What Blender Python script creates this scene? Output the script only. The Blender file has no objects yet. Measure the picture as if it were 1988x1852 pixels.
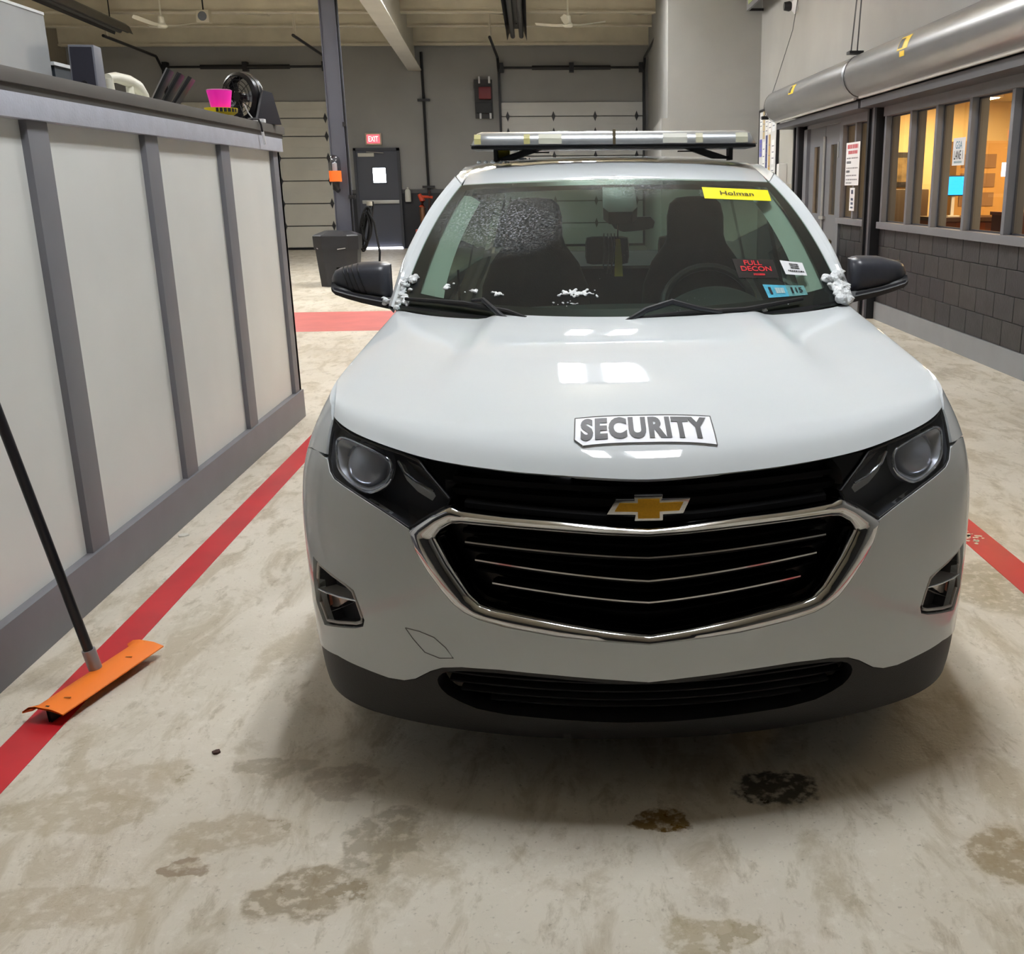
import bpy, bmesh, math, random
import numpy as np
from mathutils import Matrix, Vector
from mathutils.geometry import delaunay_2d_cdt
random.seed(7)
scn = bpy.context.scene
COL = scn.collection
# ------------------------------------------------------------------ camera
cam_d = bpy.data.cameras.new('camera'); cam = bpy.data.objects.new('camera', cam_d); COL.objects.link(cam)
cam_d.sensor_fit = 'HORIZONTAL'; cam_d.sensor_width = 36.0; cam_d.lens = 36.0*2000/1988
cam_d.shift_x = (994-1200)/1988.0; cam_d.clip_start = .05; cam_d.clip_end = 200
_R = Vector((0.9983491, -0.05662524, -0.0096255)); _U = Vector((0.02459989, 0.27010155, 0.96251753)); _F = Vector((0.05190293, 0.9611653, -0.27104861))
m = Matrix((( _R.x, _U.x, -_F.x, 0), (_R.y, _U.y, -_F.y, 0), (_R.z, _U.z, -_F.z, 1.55), (0, 0, 0, 1)))
cam.matrix_world = m
scn.camera = cam
# ------------------------------------------------------------------ world and exposure
w = bpy.data.worlds.new('world'); scn.world = w; w.use_nodes = True
w.node_tree.nodes['Background'].inputs[0].default_value = (.75, .85, 1.0, 1); w.node_tree.nodes['Background'].inputs[1].default_value = 1.0
vs = scn.view_settings; vs.view_transform = 'Standard'; vs.look = 'None'; vs.gamma = 1.0; vs.use_curve_mapping = False; vs.exposure = 1.85
LED_STRENGTH = 20.5
# ------------------------------------------------------------------ helpers
def lin(c):
    return tuple(((x/255)/12.92 if x/255 <= .04045 else ((x/255+.055)/1.055)**2.4) for x in c)
MATS = {}
def M(name, col=(128,128,128), rough=.5, metal=0.0, var=0.0, vscale=6.0, bump=0.0, bscale=60.0, coat=0.0, spec=.5, emit=0.0, aniso=None, trans=0.0):
    if name in MATS: return MATS[name]
    mt = bpy.data.materials.new(name); mt.use_nodes = True; nt = mt.node_tree; b = nt.nodes['Principled BSDF']
    c = lin(col); b.inputs['Base Color'].default_value = (*c, 1); b.inputs['Roughness'].default_value = rough; b.inputs['Metallic'].default_value = metal
    b.inputs['Specular IOR Level'].default_value = spec; b.inputs['Coat Weight'].default_value = coat; b.inputs['Coat Roughness'].default_value = .012
    b.inputs['Transmission Weight'].default_value = trans
    if emit: b.inputs['Emission Color'].default_value = (*c, 1); b.inputs['Emission Strength'].default_value = emit
    tc = nt.nodes.new('ShaderNodeTexCoord')
    if var:
        n = nt.nodes.new('ShaderNodeTexNoise'); n.inputs['Scale'].default_value = vscale; n.inputs['Detail'].default_value = 5
        r = nt.nodes.new('ShaderNodeMapRange'); r.inputs[3].default_value = 1-var; r.inputs[4].default_value = 1+var
        r.inputs[1].default_value = .3; r.inputs[2].default_value = .7
        mx = nt.nodes.new('ShaderNodeMix'); mx.data_type = 'RGBA'; mx.blend_type = 'MULTIPLY'; mx.inputs[0].default_value = 1
        mx.inputs[6].default_value = (*c, 1); nt.links.new(tc.outputs['Object'], n.inputs['Vector']); nt.links.new(n.outputs[0], r.inputs[0])
        cb = nt.nodes.new('ShaderNodeCombineColor')
        for i in range(3): nt.links.new(r.outputs[0], cb.inputs[i])
        nt.links.new(cb.outputs[0], mx.inputs[7]); nt.links.new(mx.outputs[2], b.inputs['Base Color'])
    if bump:
        n2 = nt.nodes.new('ShaderNodeTexNoise'); n2.inputs['Scale'].default_value = bscale; n2.inputs['Detail'].default_value = 4
        bp = nt.nodes.new('ShaderNodeBump'); bp.inputs['Strength'].default_value = bump; bp.inputs['Distance'].default_value = .01
        nt.links.new(tc.outputs['Object'], n2.inputs['Vector']); nt.links.new(n2.outputs[0], bp.inputs['Height']); nt.links.new(bp.outputs[0], b.inputs['Normal'])
    MATS[name] = mt
    return mt
def emission(name, col, strength):
    if name in MATS: return MATS[name]
    mt = bpy.data.materials.new(name); mt.use_nodes = True; nt = mt.node_tree; nt.nodes.remove(nt.nodes['Principled BSDF'])
    e = nt.nodes.new('ShaderNodeEmission'); e.inputs[0].default_value = (*lin(col), 1); e.inputs[1].default_value = strength
    nt.links.new(e.outputs[0], nt.nodes['Material Output'].inputs[0]); MATS[name] = mt
    return mt
def glass(name, tint, refl=1.0, rough=.0, frost=False):
    if name in MATS: return MATS[name]
    mt = bpy.data.materials.new(name); mt.use_nodes = True; nt = mt.node_tree; nt.nodes.remove(nt.nodes['Principled BSDF'])
    t = nt.nodes.new('ShaderNodeBsdfTransparent'); t.inputs[0].default_value = (*lin(tint), 1)
    g = nt.nodes.new('ShaderNodeBsdfGlossy'); g.inputs['Roughness'].default_value = rough
    lw = nt.nodes.new('ShaderNodeLayerWeight'); lw.inputs[0].default_value = .5
    f = nt.nodes.new('ShaderNodeMath'); f.operation = 'POWER'; f.inputs[1].default_value = 5; nt.links.new(lw.outputs['Facing'], f.inputs[0])
    mu = nt.nodes.new('ShaderNodeMath'); mu.operation = 'MULTIPLY_ADD'; mu.inputs[1].default_value = .9*min(1, refl); mu.inputs[2].default_value = .045*refl
    mx = nt.nodes.new('ShaderNodeMixShader'); out = nt.nodes['Material Output']
    nt.links.new(f.outputs[0], mu.inputs[0]); nt.links.new(mu.outputs[0], mx.inputs[0]); nt.links.new(t.outputs[0], mx.inputs[1]); nt.links.new(g.outputs[0], mx.inputs[2])
    last = mx
    if frost:
        tc = nt.nodes.new('ShaderNodeTexCoord'); sp = nt.nodes.new('ShaderNodeSeparateXYZ'); nt.links.new(tc.outputs['Object'], sp.inputs[0])
        def blob(cx, cz, rx, rz):
            a = nt.nodes.new('ShaderNodeMath'); a.operation = 'SUBTRACT'; a.inputs[1].default_value = cx; nt.links.new(sp.outputs[0], a.inputs[0])
            a2 = nt.nodes.new('ShaderNodeMath'); a2.operation = 'DIVIDE'; a2.inputs[1].default_value = rx; nt.links.new(a.outputs[0], a2.inputs[0])
            a3 = nt.nodes.new('ShaderNodeMath'); a3.operation = 'POWER'; a3.inputs[1].default_value = 2; nt.links.new(a2.outputs[0], a3.inputs[0])
            c = nt.nodes.new('ShaderNodeMath'); c.operation = 'SUBTRACT'; c.inputs[1].default_value = cz; nt.links.new(sp.outputs[2], c.inputs[0])
            c2 = nt.nodes.new('ShaderNodeMath'); c2.operation = 'DIVIDE'; c2.inputs[1].default_value = rz; nt.links.new(c.outputs[0], c2.inputs[0])
            c3 = nt.nodes.new('ShaderNodeMath'); c3.operation = 'POWER'; c3.inputs[1].default_value = 2; nt.links.new(c2.outputs[0], c3.inputs[0])
            s = nt.nodes.new('ShaderNodeMath'); s.operation = 'ADD'; nt.links.new(a3.outputs[0], s.inputs[0]); nt.links.new(c3.outputs[0], s.inputs[1])
            r = nt.nodes.new('ShaderNodeMapRange'); r.inputs[1].default_value = 1.0; r.inputs[2].default_value = 0.0; nt.links.new(s.outputs[0], r.inputs[0])
            return r.outputs[0]
        n = nt.nodes.new('ShaderNodeTexNoise'); n.inputs['Scale'].default_value = 120; n.inputs['Detail'].default_value = 6; n.inputs['Roughness'].default_value = .75
        nt.links.new(tc.outputs['Object'], n.inputs['Vector'])
        r2 = nt.nodes.new('ShaderNodeMapRange'); r2.inputs[1].default_value = .46; r2.inputs[2].default_value = .64; nt.links.new(n.outputs[0], r2.inputs[0])
        b1 = blob(-.46, 1.44, .30, .13); b2 = blob(.05, 1.56, .22, .06)
        ad = nt.nodes.new('ShaderNodeMath'); ad.operation = 'MAXIMUM'; nt.links.new(b1, ad.inputs[0]); nt.links.new(b2, ad.inputs[1])
        m2 = nt.nodes.new('ShaderNodeMath'); m2.operation = 'MULTIPLY'; nt.links.new(ad.outputs[0], m2.inputs[0]); nt.links.new(r2.outputs[0], m2.inputs[1])
        m3 = nt.nodes.new('ShaderNodeMath'); m3.operation = 'MULTIPLY_ADD'; m3.inputs[1].default_value = .38; m3.inputs[2].default_value = .018; nt.links.new(m2.outputs[0], m3.inputs[0])
        d = nt.nodes.new('ShaderNodeBsdfDiffuse'); d.inputs[0].default_value = (.7, .76, .8, 1)
        mx2 = nt.nodes.new('ShaderNodeMixShader'); nt.links.new(m3.outputs[0], mx2.inputs[0]); nt.links.new(mx.outputs[0], mx2.inputs[1]); nt.links.new(d.outputs[0], mx2.inputs[2]); last = mx2
    nt.links.new(last.outputs[0], out.inputs[0]); MATS[name] = mt
    return mt
def link(name, me, mat, parent=None):
    o = bpy.data.objects.new(name, me); COL.objects.link(o)
    if mat is not None: me.materials.append(mat)
    if parent is not None: o.parent = parent
    return o
class MB:
    def __init__(s): s.v = []; s.f = []
    def add(s, vs, fs):
        b = len(s.v); s.v += [tuple(map(float, p)) for p in vs]; s.f += [tuple(b+i for i in q) for q in fs]; return s
    def box(s, x0, x1, y0, y1, z0, z1):
        return s.add([(x, y, z) for x in (x0, x1) for y in (y0, y1) for z in (z0, z1)], [(0,1,3,2),(4,6,7,5),(0,4,5,1),(2,3,7,6),(0,2,6,4),(1,5,7,3)])
    def grid(s, rows, close=False):
        n = len(rows[0]); vs = [p for r in rows for p in r]; fs = []
        for i in range(len(rows)-1):
            for j in range(n-1 if not close else n):
                k = (j+1) % n; fs.append((i*n+j, i*n+k, (i+1)*n+k, (i+1)*n+j))
        return s.add(vs, fs)
    def tube(s, pts, r, n=10, caps=True):
        pts = [Vector(p) for p in pts]; rows = []
        up = Vector((0, 0, 1))
        for i, p in enumerate(pts):
            d = (pts[min(i+1, len(pts)-1)]-pts[max(i-1, 0)]).normalized()
            a = d.cross(up)
            if a.length < 1e-3: a = d.cross(Vector((1, 0, 0)))
            a.normalize(); b = a.cross(d)
            rr = r[i] if isinstance(r, (list, tuple)) else r
            rows.append([p+a*math.cos(2*math.pi*k/n)*rr+b*math.sin(2*math.pi*k/n)*rr for k in range(n)])
        s.grid(rows, True)
        if caps:
            b0 = len(s.v)-n*len(pts); s.f.append(tuple(b0+k for k in range(n))[::-1]); s.f.append(tuple(len(s.v)-n+k for k in range(n)))
        return s
    def lathe(s, prof, c=(0, 0, 0), n=24, axis='z'):
        rows = []
        for r, h in prof:
            row = []
            for k in range(n):
                a = 2*math.pi*k/n; x, y = r*math.cos(a), r*math.sin(a)
                q = (x, y, h) if axis == 'z' else ((h, x, y) if axis == 'x' else (x, h, y))
                row.append((c[0]+q[0], c[1]+q[1], c[2]+q[2]))
            rows.append(row)
        return s.grid(rows, True)
    def prism(s, poly, d, f):
        """poly 2-D, f(a, b, k) -> xyz with k in (0, d)"""
        n = len(poly); vs = [f(a, b, 0) for a, b in poly]+[f(a, b, d) for a, b in poly]
        return s.add(vs, [tuple(range(n))[::-1], tuple(range(n, 2*n))]+[(i, (i+1) % n, n+(i+1) % n, n+i) for i in range(n)])
    def build(s, name, mat, parent=None, smooth=False, bevel=0.0, seg=2, angle=38):
        me = bpy.data.meshes.new(name); me.from_pydata(s.v, [], s.f)
        bm = bmesh.new(); bm.from_mesh(me)
        if bevel:
            es = [e for e in bm.edges if len(e.link_faces) == 2 and e.calc_face_angle(0) > .5]
            bmesh.ops.bevel(bm, geom=es, offset=bevel, segments=seg, affect='EDGES', profile=.7)
        bmesh.ops.recalc_face_normals(bm, faces=bm.faces); bm.to_mesh(me); bm.free()
        if smooth or bevel:
            me.polygons.foreach_set('use_smooth', [True]*len(me.polygons)); me.set_sharp_from_angle(angle=math.radians(angle))
        return link(name, me, mat, parent)
def bx(name, x0, x1, y0, y1, z0, z1, mat, parent=None, bevel=0.0): return MB().box(x0, x1, y0, y1, z0, z1).build(name, mat, parent, bevel=bevel)
def thing(name, label, cat, loc=(0, 0, 0), rz=0.0, group=None):
    o = bpy.data.objects.new(name, None); COL.objects.link(o); o.location = loc; o.rotation_euler = (0, 0, rz); o.empty_display_size = .1
    o['label'] = label; o['category'] = cat
    if group: o['group'] = group
    return o
def tag(o, label, cat, group=None, kind=None):
    o['label'] = label; o['category'] = cat
    if group: o['group'] = group
    if kind: o['kind'] = kind
    return o
def struct(o, label=None, cat=None):
    o['kind'] = 'structure'
    if label: o['label'] = label; o['category'] = cat
    return o
def text_mesh(txt, size=1.0, bold=0.0, shear=0.0, align='CENTER', space=1.0):
    cu = bpy.data.curves.new('lettering', 'FONT'); cu.body = txt; cu.size = size; cu.offset = bold; cu.shear = shear; cu.align_x = align; cu.align_y = 'CENTER'; cu.resolution_u = 4; cu.space_character = space
    o = bpy.data.objects.new('lettering', cu); COL.objects.link(o); bpy.context.view_layer.update()
    me = bpy.data.meshes.new_from_object(o.evaluated_get(bpy.context.evaluated_depsgraph_get()))
    bpy.data.objects.remove(o); bpy.data.curves.remove(cu)
    vs = [tuple(v.co) for v in me.vertices]; fs = [tuple(p.vertices) for p in me.polygons]; bpy.data.meshes.remove(me)
    return vs, fs
def text(name, txt, fmap, mat, parent, size=1.0, bold=0.0, box=None, shear=0.0, space=1.0, cuts=0):
    """lettering laid on a surface by fmap(a, b); box=(w, h) stretches the text block to that size"""
    vs, fs = text_mesh(txt, size, bold, shear, 'CENTER', space)
    if not vs: return None
    if box:
        xs = [v[0] for v in vs]; ys = [v[1] for v in vs]; cx, cy = (min(xs)+max(xs))/2, (min(ys)+max(ys))/2
        sx = box[0]/(max(xs)-min(xs)); sy = box[1]/(max(ys)-min(ys)); vs = [((v[0]-cx)*sx, (v[1]-cy)*sy, 0) for v in vs]
    me = bpy.data.meshes.new(name); me.from_pydata(vs, [], fs)
    if cuts:
        bm = bmesh.new(); bm.from_mesh(me); lo = [min(v[i] for v in vs) for i in (0, 1)]; hi = [max(v[i] for v in vs) for i in (0, 1)]
        for ax, n in ((1, cuts), (0, cuts*3)):
            for k in range(1, n):
                c = [0, 0, 0]; c[ax] = lo[ax]+(hi[ax]-lo[ax])*k/n; no = [0, 0, 0]; no[ax] = 1
                bmesh.ops.bisect_plane(bm, geom=bm.verts[:]+bm.edges[:]+bm.faces[:], plane_co=c, plane_no=no, dist=1e-6)
        bm.to_mesh(me); bm.free()
    for v in me.vertices: v.co = Vector(tuple(map(float, fmap(v.co.x, v.co.y))))
    me.update()
    return link(name, me, mat, parent)
def print_marks(fmap, x0, x1, y, h, mat, parent, seed=1):
    """a line of print too small to read: a row of short marks"""
    rr = random.Random(seed); mb = MB(); x = x0
    while x < x1-1e-4:
        w_ = min(rr.uniform(.04, .13)*(x1-x0), x1-x); mb.add([fmap(x, y-h/2), fmap(x+w_, y-h/2), fmap(x+w_, y+h/2), fmap(x, y+h/2)], [(0, 1, 2, 3)]); x += w_+.035*(x1-x0)
    o = mb.build('print_line', mat, parent); o['kind'] = 'stuff'
    return o
# ------------------------------------------------------------------ vehicle surfaces (metres, vehicle frame: +y towards the tail)
def _smooth(a, k):
    g = np.exp(-.5*(np.arange(-3*k, 3*k+1)/k)**2); g /= g.sum()
    b = np.concatenate([2*a[0]-a[3*k:0:-1], a, 2*a[-1]-a[-2:-3*k-2:-1]])
    return np.convolve(b, g, 'valid')
PLAN = np.array([(0,0),(.08,.003),(.2,.018),(.32,.042),(.45,.075),(.58,.118),(.68,.162),(.765,.208),(.833,.262),(.881,.325),(.912,.40),
                 (.929,.50),(.938,.66),(.941,.85),(.941,1.2),(.94,2.2),(.937,3.2),(.928,3.9),(.90,4.3),(.84,4.48),(.70,4.57),(.4,4.62),(0,4.64)])
_sl = np.concatenate([[0], np.cumsum(np.hypot(*np.diff(PLAN, axis=0).T))])
SD = np.linspace(0, _sl[-1], 2400)
XD = _smooth(np.interp(SD, _sl, PLAN[:,0]), 14); YD = _smooth(np.interp(SD, _sl, PLAN[:,1]), 14)
ZT = np.linspace(.05, 1.3, 400)
DZT = _smooth(np.interp(ZT, [.05,.14,.18,.22,.27,.34,.42,.50,.6,.7,.8,.88,.94,1.0,1.06,1.3], [.26,.15,.10,.065,.045,.03,.012,0,0,.008,.025,.045,.07,.12,.19,.5]), 6)
WZT = _smooth(np.interp(ZT, [.05,.14,.25,.35,.45,.6,.72,.82,.9,.97,1.03,1.08,1.13,1.18,1.3], [.90,.95,.98,.99,.995,1,1,.99,.966,.93,.892,.862,.846,.82,.74]), 9)
def S(s, z, off=0.0):
    """skin of the lower body: s = arc length from the nose centre line, z = height, off = along the outward normal"""
    if off:
        p = S(s, z); h = 2e-3
        a = S(s+h, z)-S(s-h, z); b = S(s, z+h)-S(s, z-h)
        n = np.cross(a, b); n /= np.linalg.norm(n)+1e-12
        return p+n*off
    a = abs(s); x = np.interp(a, SD, XD); y = np.interp(a, SD, YD)
    w = np.interp(z, ZT, WZT); d = np.interp(z, ZT, DZT)*max(0, 1-a/1.2)
    return np.array([math.copysign(x*w, s) if s else 0.0, y+d, z])
def s_at(y): # side of the body
    i = np.searchsorted(YD[300:2000], y)+300
    return SD[min(i, 2399)]
HE_S = [0,.19,.325,.46,.565,.635,.705,.77,.835,.88,.925,.94]
HE_Z = [.887,.897,.903,.9135,.924,.936,.948,.960,.972,.982,.992,.998]
HSM = .93
_hs = np.linspace(-HSM, HSM, 400); _hz = _smooth(np.interp(np.abs(_hs), HE_S, HE_Z), 8)
def hood_edge_z(s): return np.interp(s, _hs, _hz)
def hood_side(t):
    y = .30+t*1.06
    return S(s_at(y), np.interp(y, [.3,.45,.6,.8,1.0,1.2,1.36], [1.008,1.032,1.052,1.077,1.102,1.125,1.148]))
_gt = np.linspace(0, 1, 300)
_gv = _smooth(np.interp(_gt, [0,.025,.05,.085,.13,.2,.3,.4,.5,.6,.7,.8,.9,1], [0,.135,.225,.295,.355,.43,.53,.62,.70,.772,.838,.90,.955,1.0]), 3)
def hood(u, t):
    """u -1..1 across, t 0 (lip) .. 1 (cowl)"""
    s = u*HSM; e = S(s, hood_edge_z(s)); a = abs(u)
    r = np.array([u*.80, 1.085+.265*a**2.2, 1.122+.028*a*a])
    g = np.interp(t, _gt, _gv); tt = t
    p = e+(r-e)*tt; p[2] = e[2]+(r[2]-e[2])*g
    # outer edge follows the wing top
    o = hood_side(t) ; o = np.array([math.copysign(o[0], u), o[1], o[2]])
    w = max(0, (a-.55)/.45); w = w*w*(3-2*w)
    lip = min(1, t/.25)
    p[0] += (o[0]-(e[0]/max(a,1e-6)*a*(1-tt)+r[0]*tt))*w*lip if a > 0 else 0
    p[1] += (o[1]-p[1])*w*lip*w
    p[2] += (o[2]-p[2])*w*lip*w
    # raised centre panel with two pressed lines
    q = .56+.07*(1-t); m = 1/(1+math.exp((a-q)/.013))
    k = max(0, min(1, (t-.12)/.5)); p[2] += .022*m*k*k*(3-2*k)
    return p
def wshield(u, v, off=0.0):
    if off:
        h = 2e-3; n = np.cross(wshield(u+h, v)-wshield(u-h, v), wshield(u, v+h)-wshield(u, v-h)); n /= np.linalg.norm(n)
        return wshield(u, v)+n*off
    hw = .775+( .612-.775)*v+.012*4*v*(1-v)
    b = np.array([u*hw, 1.06+.262*u*u, 1.118+.034*u*u]); t = np.array([u*hw, 1.872+.105*u*u, 1.580-.016*u*u])
    p = b+(t-b)*v; p[2] += .055*4*v*(1-v)*.55; p[1] -= .0
    return p
def roofz(y): return np.interp(y, _ry, _rz)
_ry = np.linspace(1.8, 4.6, 300)
_rz = _smooth(np.interp(_ry, [1.8,1.87,2.05,2.3,2.6,3.1,3.7,4.2,4.6], [1.555,1.580,1.625,1.664,1.686,1.692,1.675,1.625,1.56]), 7)
# ------------------------------------------------------------------ panels cut out of a surface
def resample(poly, step, closed=True):
    out = []; n = len(poly)
    for i in range(n if closed else n-1):
        a, b = poly[i], poly[(i+1) % n]; L = math.hypot(b[0]-a[0], b[1]-a[1]); k = max(1, int(math.ceil(L/step)))
        for j in range(k): out.append((a[0]+(b[0]-a[0])*j/k, a[1]+(b[1]-a[1])*j/k))
    if not closed: out.append(poly[-1])
    return out
def round_poly(poly, it=1):
    for _ in range(it):
        q = []; n = len(poly)
        for i in range(n):
            a, b = poly[i], poly[(i+1) % n]; q.append((.75*a[0]+.25*b[0], .75*a[1]+.25*b[1])); q.append((.25*a[0]+.75*b[0], .25*a[1]+.75*b[1]))
        poly = q
    return poly
def inside(p, poly):
    P = np.asarray(poly); x, y = p[..., 0], p[..., 1]; r = np.zeros(x.shape, bool); n = len(P)
    for i in range(n):
        (x1, y1), (x2, y2) = P[i], P[(i+1) % n]
        c = (y1 > y) != (y2 > y)
        if y1 != y2: r ^= c & (x < (x2-x1)*(y-y1)/(y2-y1)+x1)
    return r
def panel(name, outer, mat, parent, holes=(), off=0.0, step=.025, skirt=.02, fn=S, offs=None, sharp=38):
    loops = [resample(outer, step)]+[resample(h, step) for h in holes]
    vs = []; es = []
    for L in loops:
        b = len(vs); vs += L; es += [(b+i, b+(i+1) % len(L)) for i in range(len(L))]
    lo = np.min(loops[0], 0); hi = np.max(loops[0], 0)
    gx, gy = np.meshgrid(np.arange(lo[0]+step/2, hi[0], step), np.arange(lo[1]+step/2, hi[1], step)); g = np.stack([gx.ravel(), gy.ravel()], 1)
    ok = inside(g, loops[0])
    for h in loops[1:]: ok &= ~inside(g, h)
    B = np.array(vs); g = g[ok]
    if len(g):
        d = np.min(np.hypot(g[:, None, 0]-B[None, :, 0], g[:, None, 1]-B[None, :, 1]), 1); g = g[d > step*.45]
    allv = [Vector(p) for p in vs]+[Vector(p) for p in g]
    r = delaunay_2d_cdt(allv, es, [], 0, 1e-6)
    V = np.array([tuple(p) for p in r[0]]); T = [t for t in r[2] if len(t) == 3]
    c = np.array([V[list(t)].mean(0) for t in T]); ok = inside(c, loops[0])
    for h in loops[1:]: ok &= ~inside(c, h)
    T = [t for t, k in zip(T, ok) if k]
    f = (lambda p, e=0.0: fn(p[0], p[1], (offs(p[0], p[1]) if offs else off)+e))
    mb = MB(); mb.add([f(p) for p in V], T)
    me = bpy.data.meshes.new(name)
    if skirt:
        for L in loops:
            if skirt: mb.grid([[f(p) for p in L], [f(p, -skirt) for p in L]], True)
    return mb.build(name, mat, parent, smooth=True, angle=sharp)
def both(half): # closed polygon from the right half, running from the centre line back to the centre line
    return half+[(-a, b) for a, b in half[::-1] if abs(a) > 1e-6]
def mir(poly, sg): return [(a*sg, b) for a, b in poly]
def loft(name, rows, mat, parent, smooth=True, angle=38): return MB().grid(rows).build(name, mat, parent, smooth=smooth, angle=angle)
def strip(name, line, mat, parent, r, off=0.0, fn=S, n=8, close=False):
    pts = [fn(a, b, off) for a, b in line]
    if close: pts.append(pts[0])
    return MB().tube(pts, r, n).build(name, mat, parent, smooth=True)
paint = M('white_car_paint', (212,218,221), .7, coat=1.0, spec=0.0)
blackgl = M('gloss_black', (6,7,10), .25, spec=.35)
blackpl = M('black_plastic', (24,25,28), .5, var=.15, vscale=40)
cladm = M('black_cladding', (22,22,25), .55, bump=.15, bscale=300)
chrome = M('chrome', (205,206,208), .08, 1.0)
darkin = M('lamp_black', (96,99,106), .35)
grb = M('grille_black', (4,4,6), .6, spec=.12)
gold = M('gold_enamel', (196,146,28), .3, .55, var=.08, vscale=200, bump=.25, bscale=900)
rubber = M('rubber', (16,16,17), .75)
trimg = M('pale_interior_trim', (196,200,194), .7)
seatm = M('charcoal_upholstery', (26,28,29), .85, bump=.3, bscale=200)
dashm = M('dashboard_plastic', (46,50,50), .6, bump=.2, bscale=250)
wglass = glass('windshield_glass', (192,210,200), 1.0, frost=True)
sglass = glass('tinted_side_glass', (150,168,160), .8)
lensg = glass('lamp_lens', (236,238,242), .8)
snowm = M('packed_snow', (232,236,238), .8, bump=.8, bscale=120)
white_pr = M('white_print_stock', (226,228,232), .5)
ink = M('black_ink', (22,22,26), .5)

# ------------------------------------------------------------------ the building
wallg = M('wall_grey_paint', (150,150,147), .75, var=.06, vscale=1.2, bump=.1, bscale=40)
wallb = M('back_wall_paint', (156,156,154), .8, var=.06, vscale=.8)
dadom = M('dado_dark_paint', (38,39,44), .6, var=.12, vscale=3)
framem = M('window_frame_paint', (112,113,118), .55, var=.05, vscale=4)
blackst = M('black_steel', (20,20,23), .45)
concr = bpy.data.materials.new('sealed_concrete'); concr.use_nodes = True
def build_floor_material(mt):
    nt = mt.node_tree; N = nt.nodes; L = nt.links; b = N['Principled BSDF']; tc = N.new('ShaderNodeTexCoord')
    def noise(scale, det=6, rough=.55, vec=None, dist=0):
        n = N.new('ShaderNodeTexNoise'); n.inputs['Scale'].default_value = scale; n.inputs['Detail'].default_value = det; n.inputs['Roughness'].default_value = rough; n.inputs['Distortion'].default_value = dist
        L.new(vec or tc.outputs['Object'], n.inputs['Vector']); return n.outputs[0]
    def rng(v, a, b_, c=0.0, d=1.0):
        r = N.new('ShaderNodeMapRange'); r.inputs[1].default_value = a; r.inputs[2].default_value = b_; r.inputs[3].default_value = c; r.inputs[4].default_value = d; L.new(v, r.inputs[0]); return r.outputs[0]
    def mix(f, a, b_, mode='MIX'):
        x = N.new('ShaderNodeMix'); x.data_type = 'RGBA'; x.blend_type = mode
        if isinstance(f, float): x.inputs[0].default_value = f
        else: L.new(f, x.inputs[0])
        for i, q in ((6, a), (7, b_)):
            if isinstance(q, tuple): x.inputs[i].default_value = (*lin(q), 1)
            else: L.new(q, x.inputs[i])
        return x.outputs[2]
    def mul(a, b_, op='MULTIPLY'):
        x = N.new('ShaderNodeMath'); x.operation = op
        for i, q in ((0, a), (1, b_)):
            if isinstance(q, float): x.inputs[i].default_value = q
            else: L.new(q, x.inputs[i])
        return x.outputs[0]
    # streaks run along the lane diagonal, stretched noise
    mp = N.new('ShaderNodeMapping'); mp.inputs['Scale'].default_value = (2.2, .9, 1); mp.inputs['Rotation'].default_value = (0, 0, .5); L.new(tc.outputs['Object'], mp.inputs[0])
    col = mix(rng(noise(1.1, 5), .35, .65), (222,214,199), (204,195,178))
    col = mix(rng(noise(2.6, 9, .68, mp.outputs[0], .6), .49, .60, 0, .75), col, (180,168,145))
    col = mix(rng(noise(6.5, 10, .7, mp.outputs[0], .4), .55, .66, 0, .6), col, (158,145,120))
    col = mix(rng(noise(20, 8, .7), .55, .72, 0, .5), col, (234,229,217))
    col = mix(rng(noise(60, 3, .6), .62, .75, 0, .6), col, (130,119,100))
    wet = None
    dn = noise(9, 5, .6)
    geo = N.new('ShaderNodeVectorMath'); geo.operation = 'ADD'
    off = N.new('ShaderNodeCombineXYZ'); L.new(rng(dn, 0, 1, -.09, .09), off.inputs[0]); L.new(rng(noise(7.3, 5, .6), 0, 1, -.09, .09), off.inputs[1]); L.new(tc.outputs['Object'], geo.inputs[0]); L.new(off.outputs[0], geo.inputs[1])
    for (x, y, rx, ry, c, k) in STAINS:
        m2 = N.new('ShaderNodeMapping'); m2.inputs['Location'].default_value = (-x/rx, -y/ry, 0); m2.inputs['Scale'].default_value = (1/rx, 1/ry, 0); L.new(geo.outputs[0], m2.inputs[0])
        ln = N.new('ShaderNodeVectorMath'); ln.operation = 'LENGTH'; L.new(m2.outputs[0], ln.inputs[0])
        f = mul(rng(ln.outputs['Value'], 1.08, .92), rng(noise(26, 4, .6), .38, .5, .25, 1.0)); f = mul(f, float(k))
        col = mix(f, col, c); wet = f if wet is None else mul(wet, f, 'MAXIMUM')
    L.new(col, b.inputs['Base Color'])
    r = rng(noise(3.5, 6), .35, .65, .34, .55)
    rr = N.new('ShaderNodeMath'); rr.operation = 'MULTIPLY_ADD'; L.new(wet, rr.inputs[0]); rr.inputs[1].default_value = -.15; L.new(r, rr.inputs[2]); L.new(rr.outputs[0], b.inputs['Roughness'])
    bp = N.new('ShaderNodeBump'); bp.inputs['Strength'].default_value = .25; bp.inputs['Distance'].default_value = .004
    L.new(mul(noise(24, 8, .65), noise(90, 3, .6), 'ADD'), bp.inputs['Height']); L.new(bp.outputs[0], b.inputs['Normal'])
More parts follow.
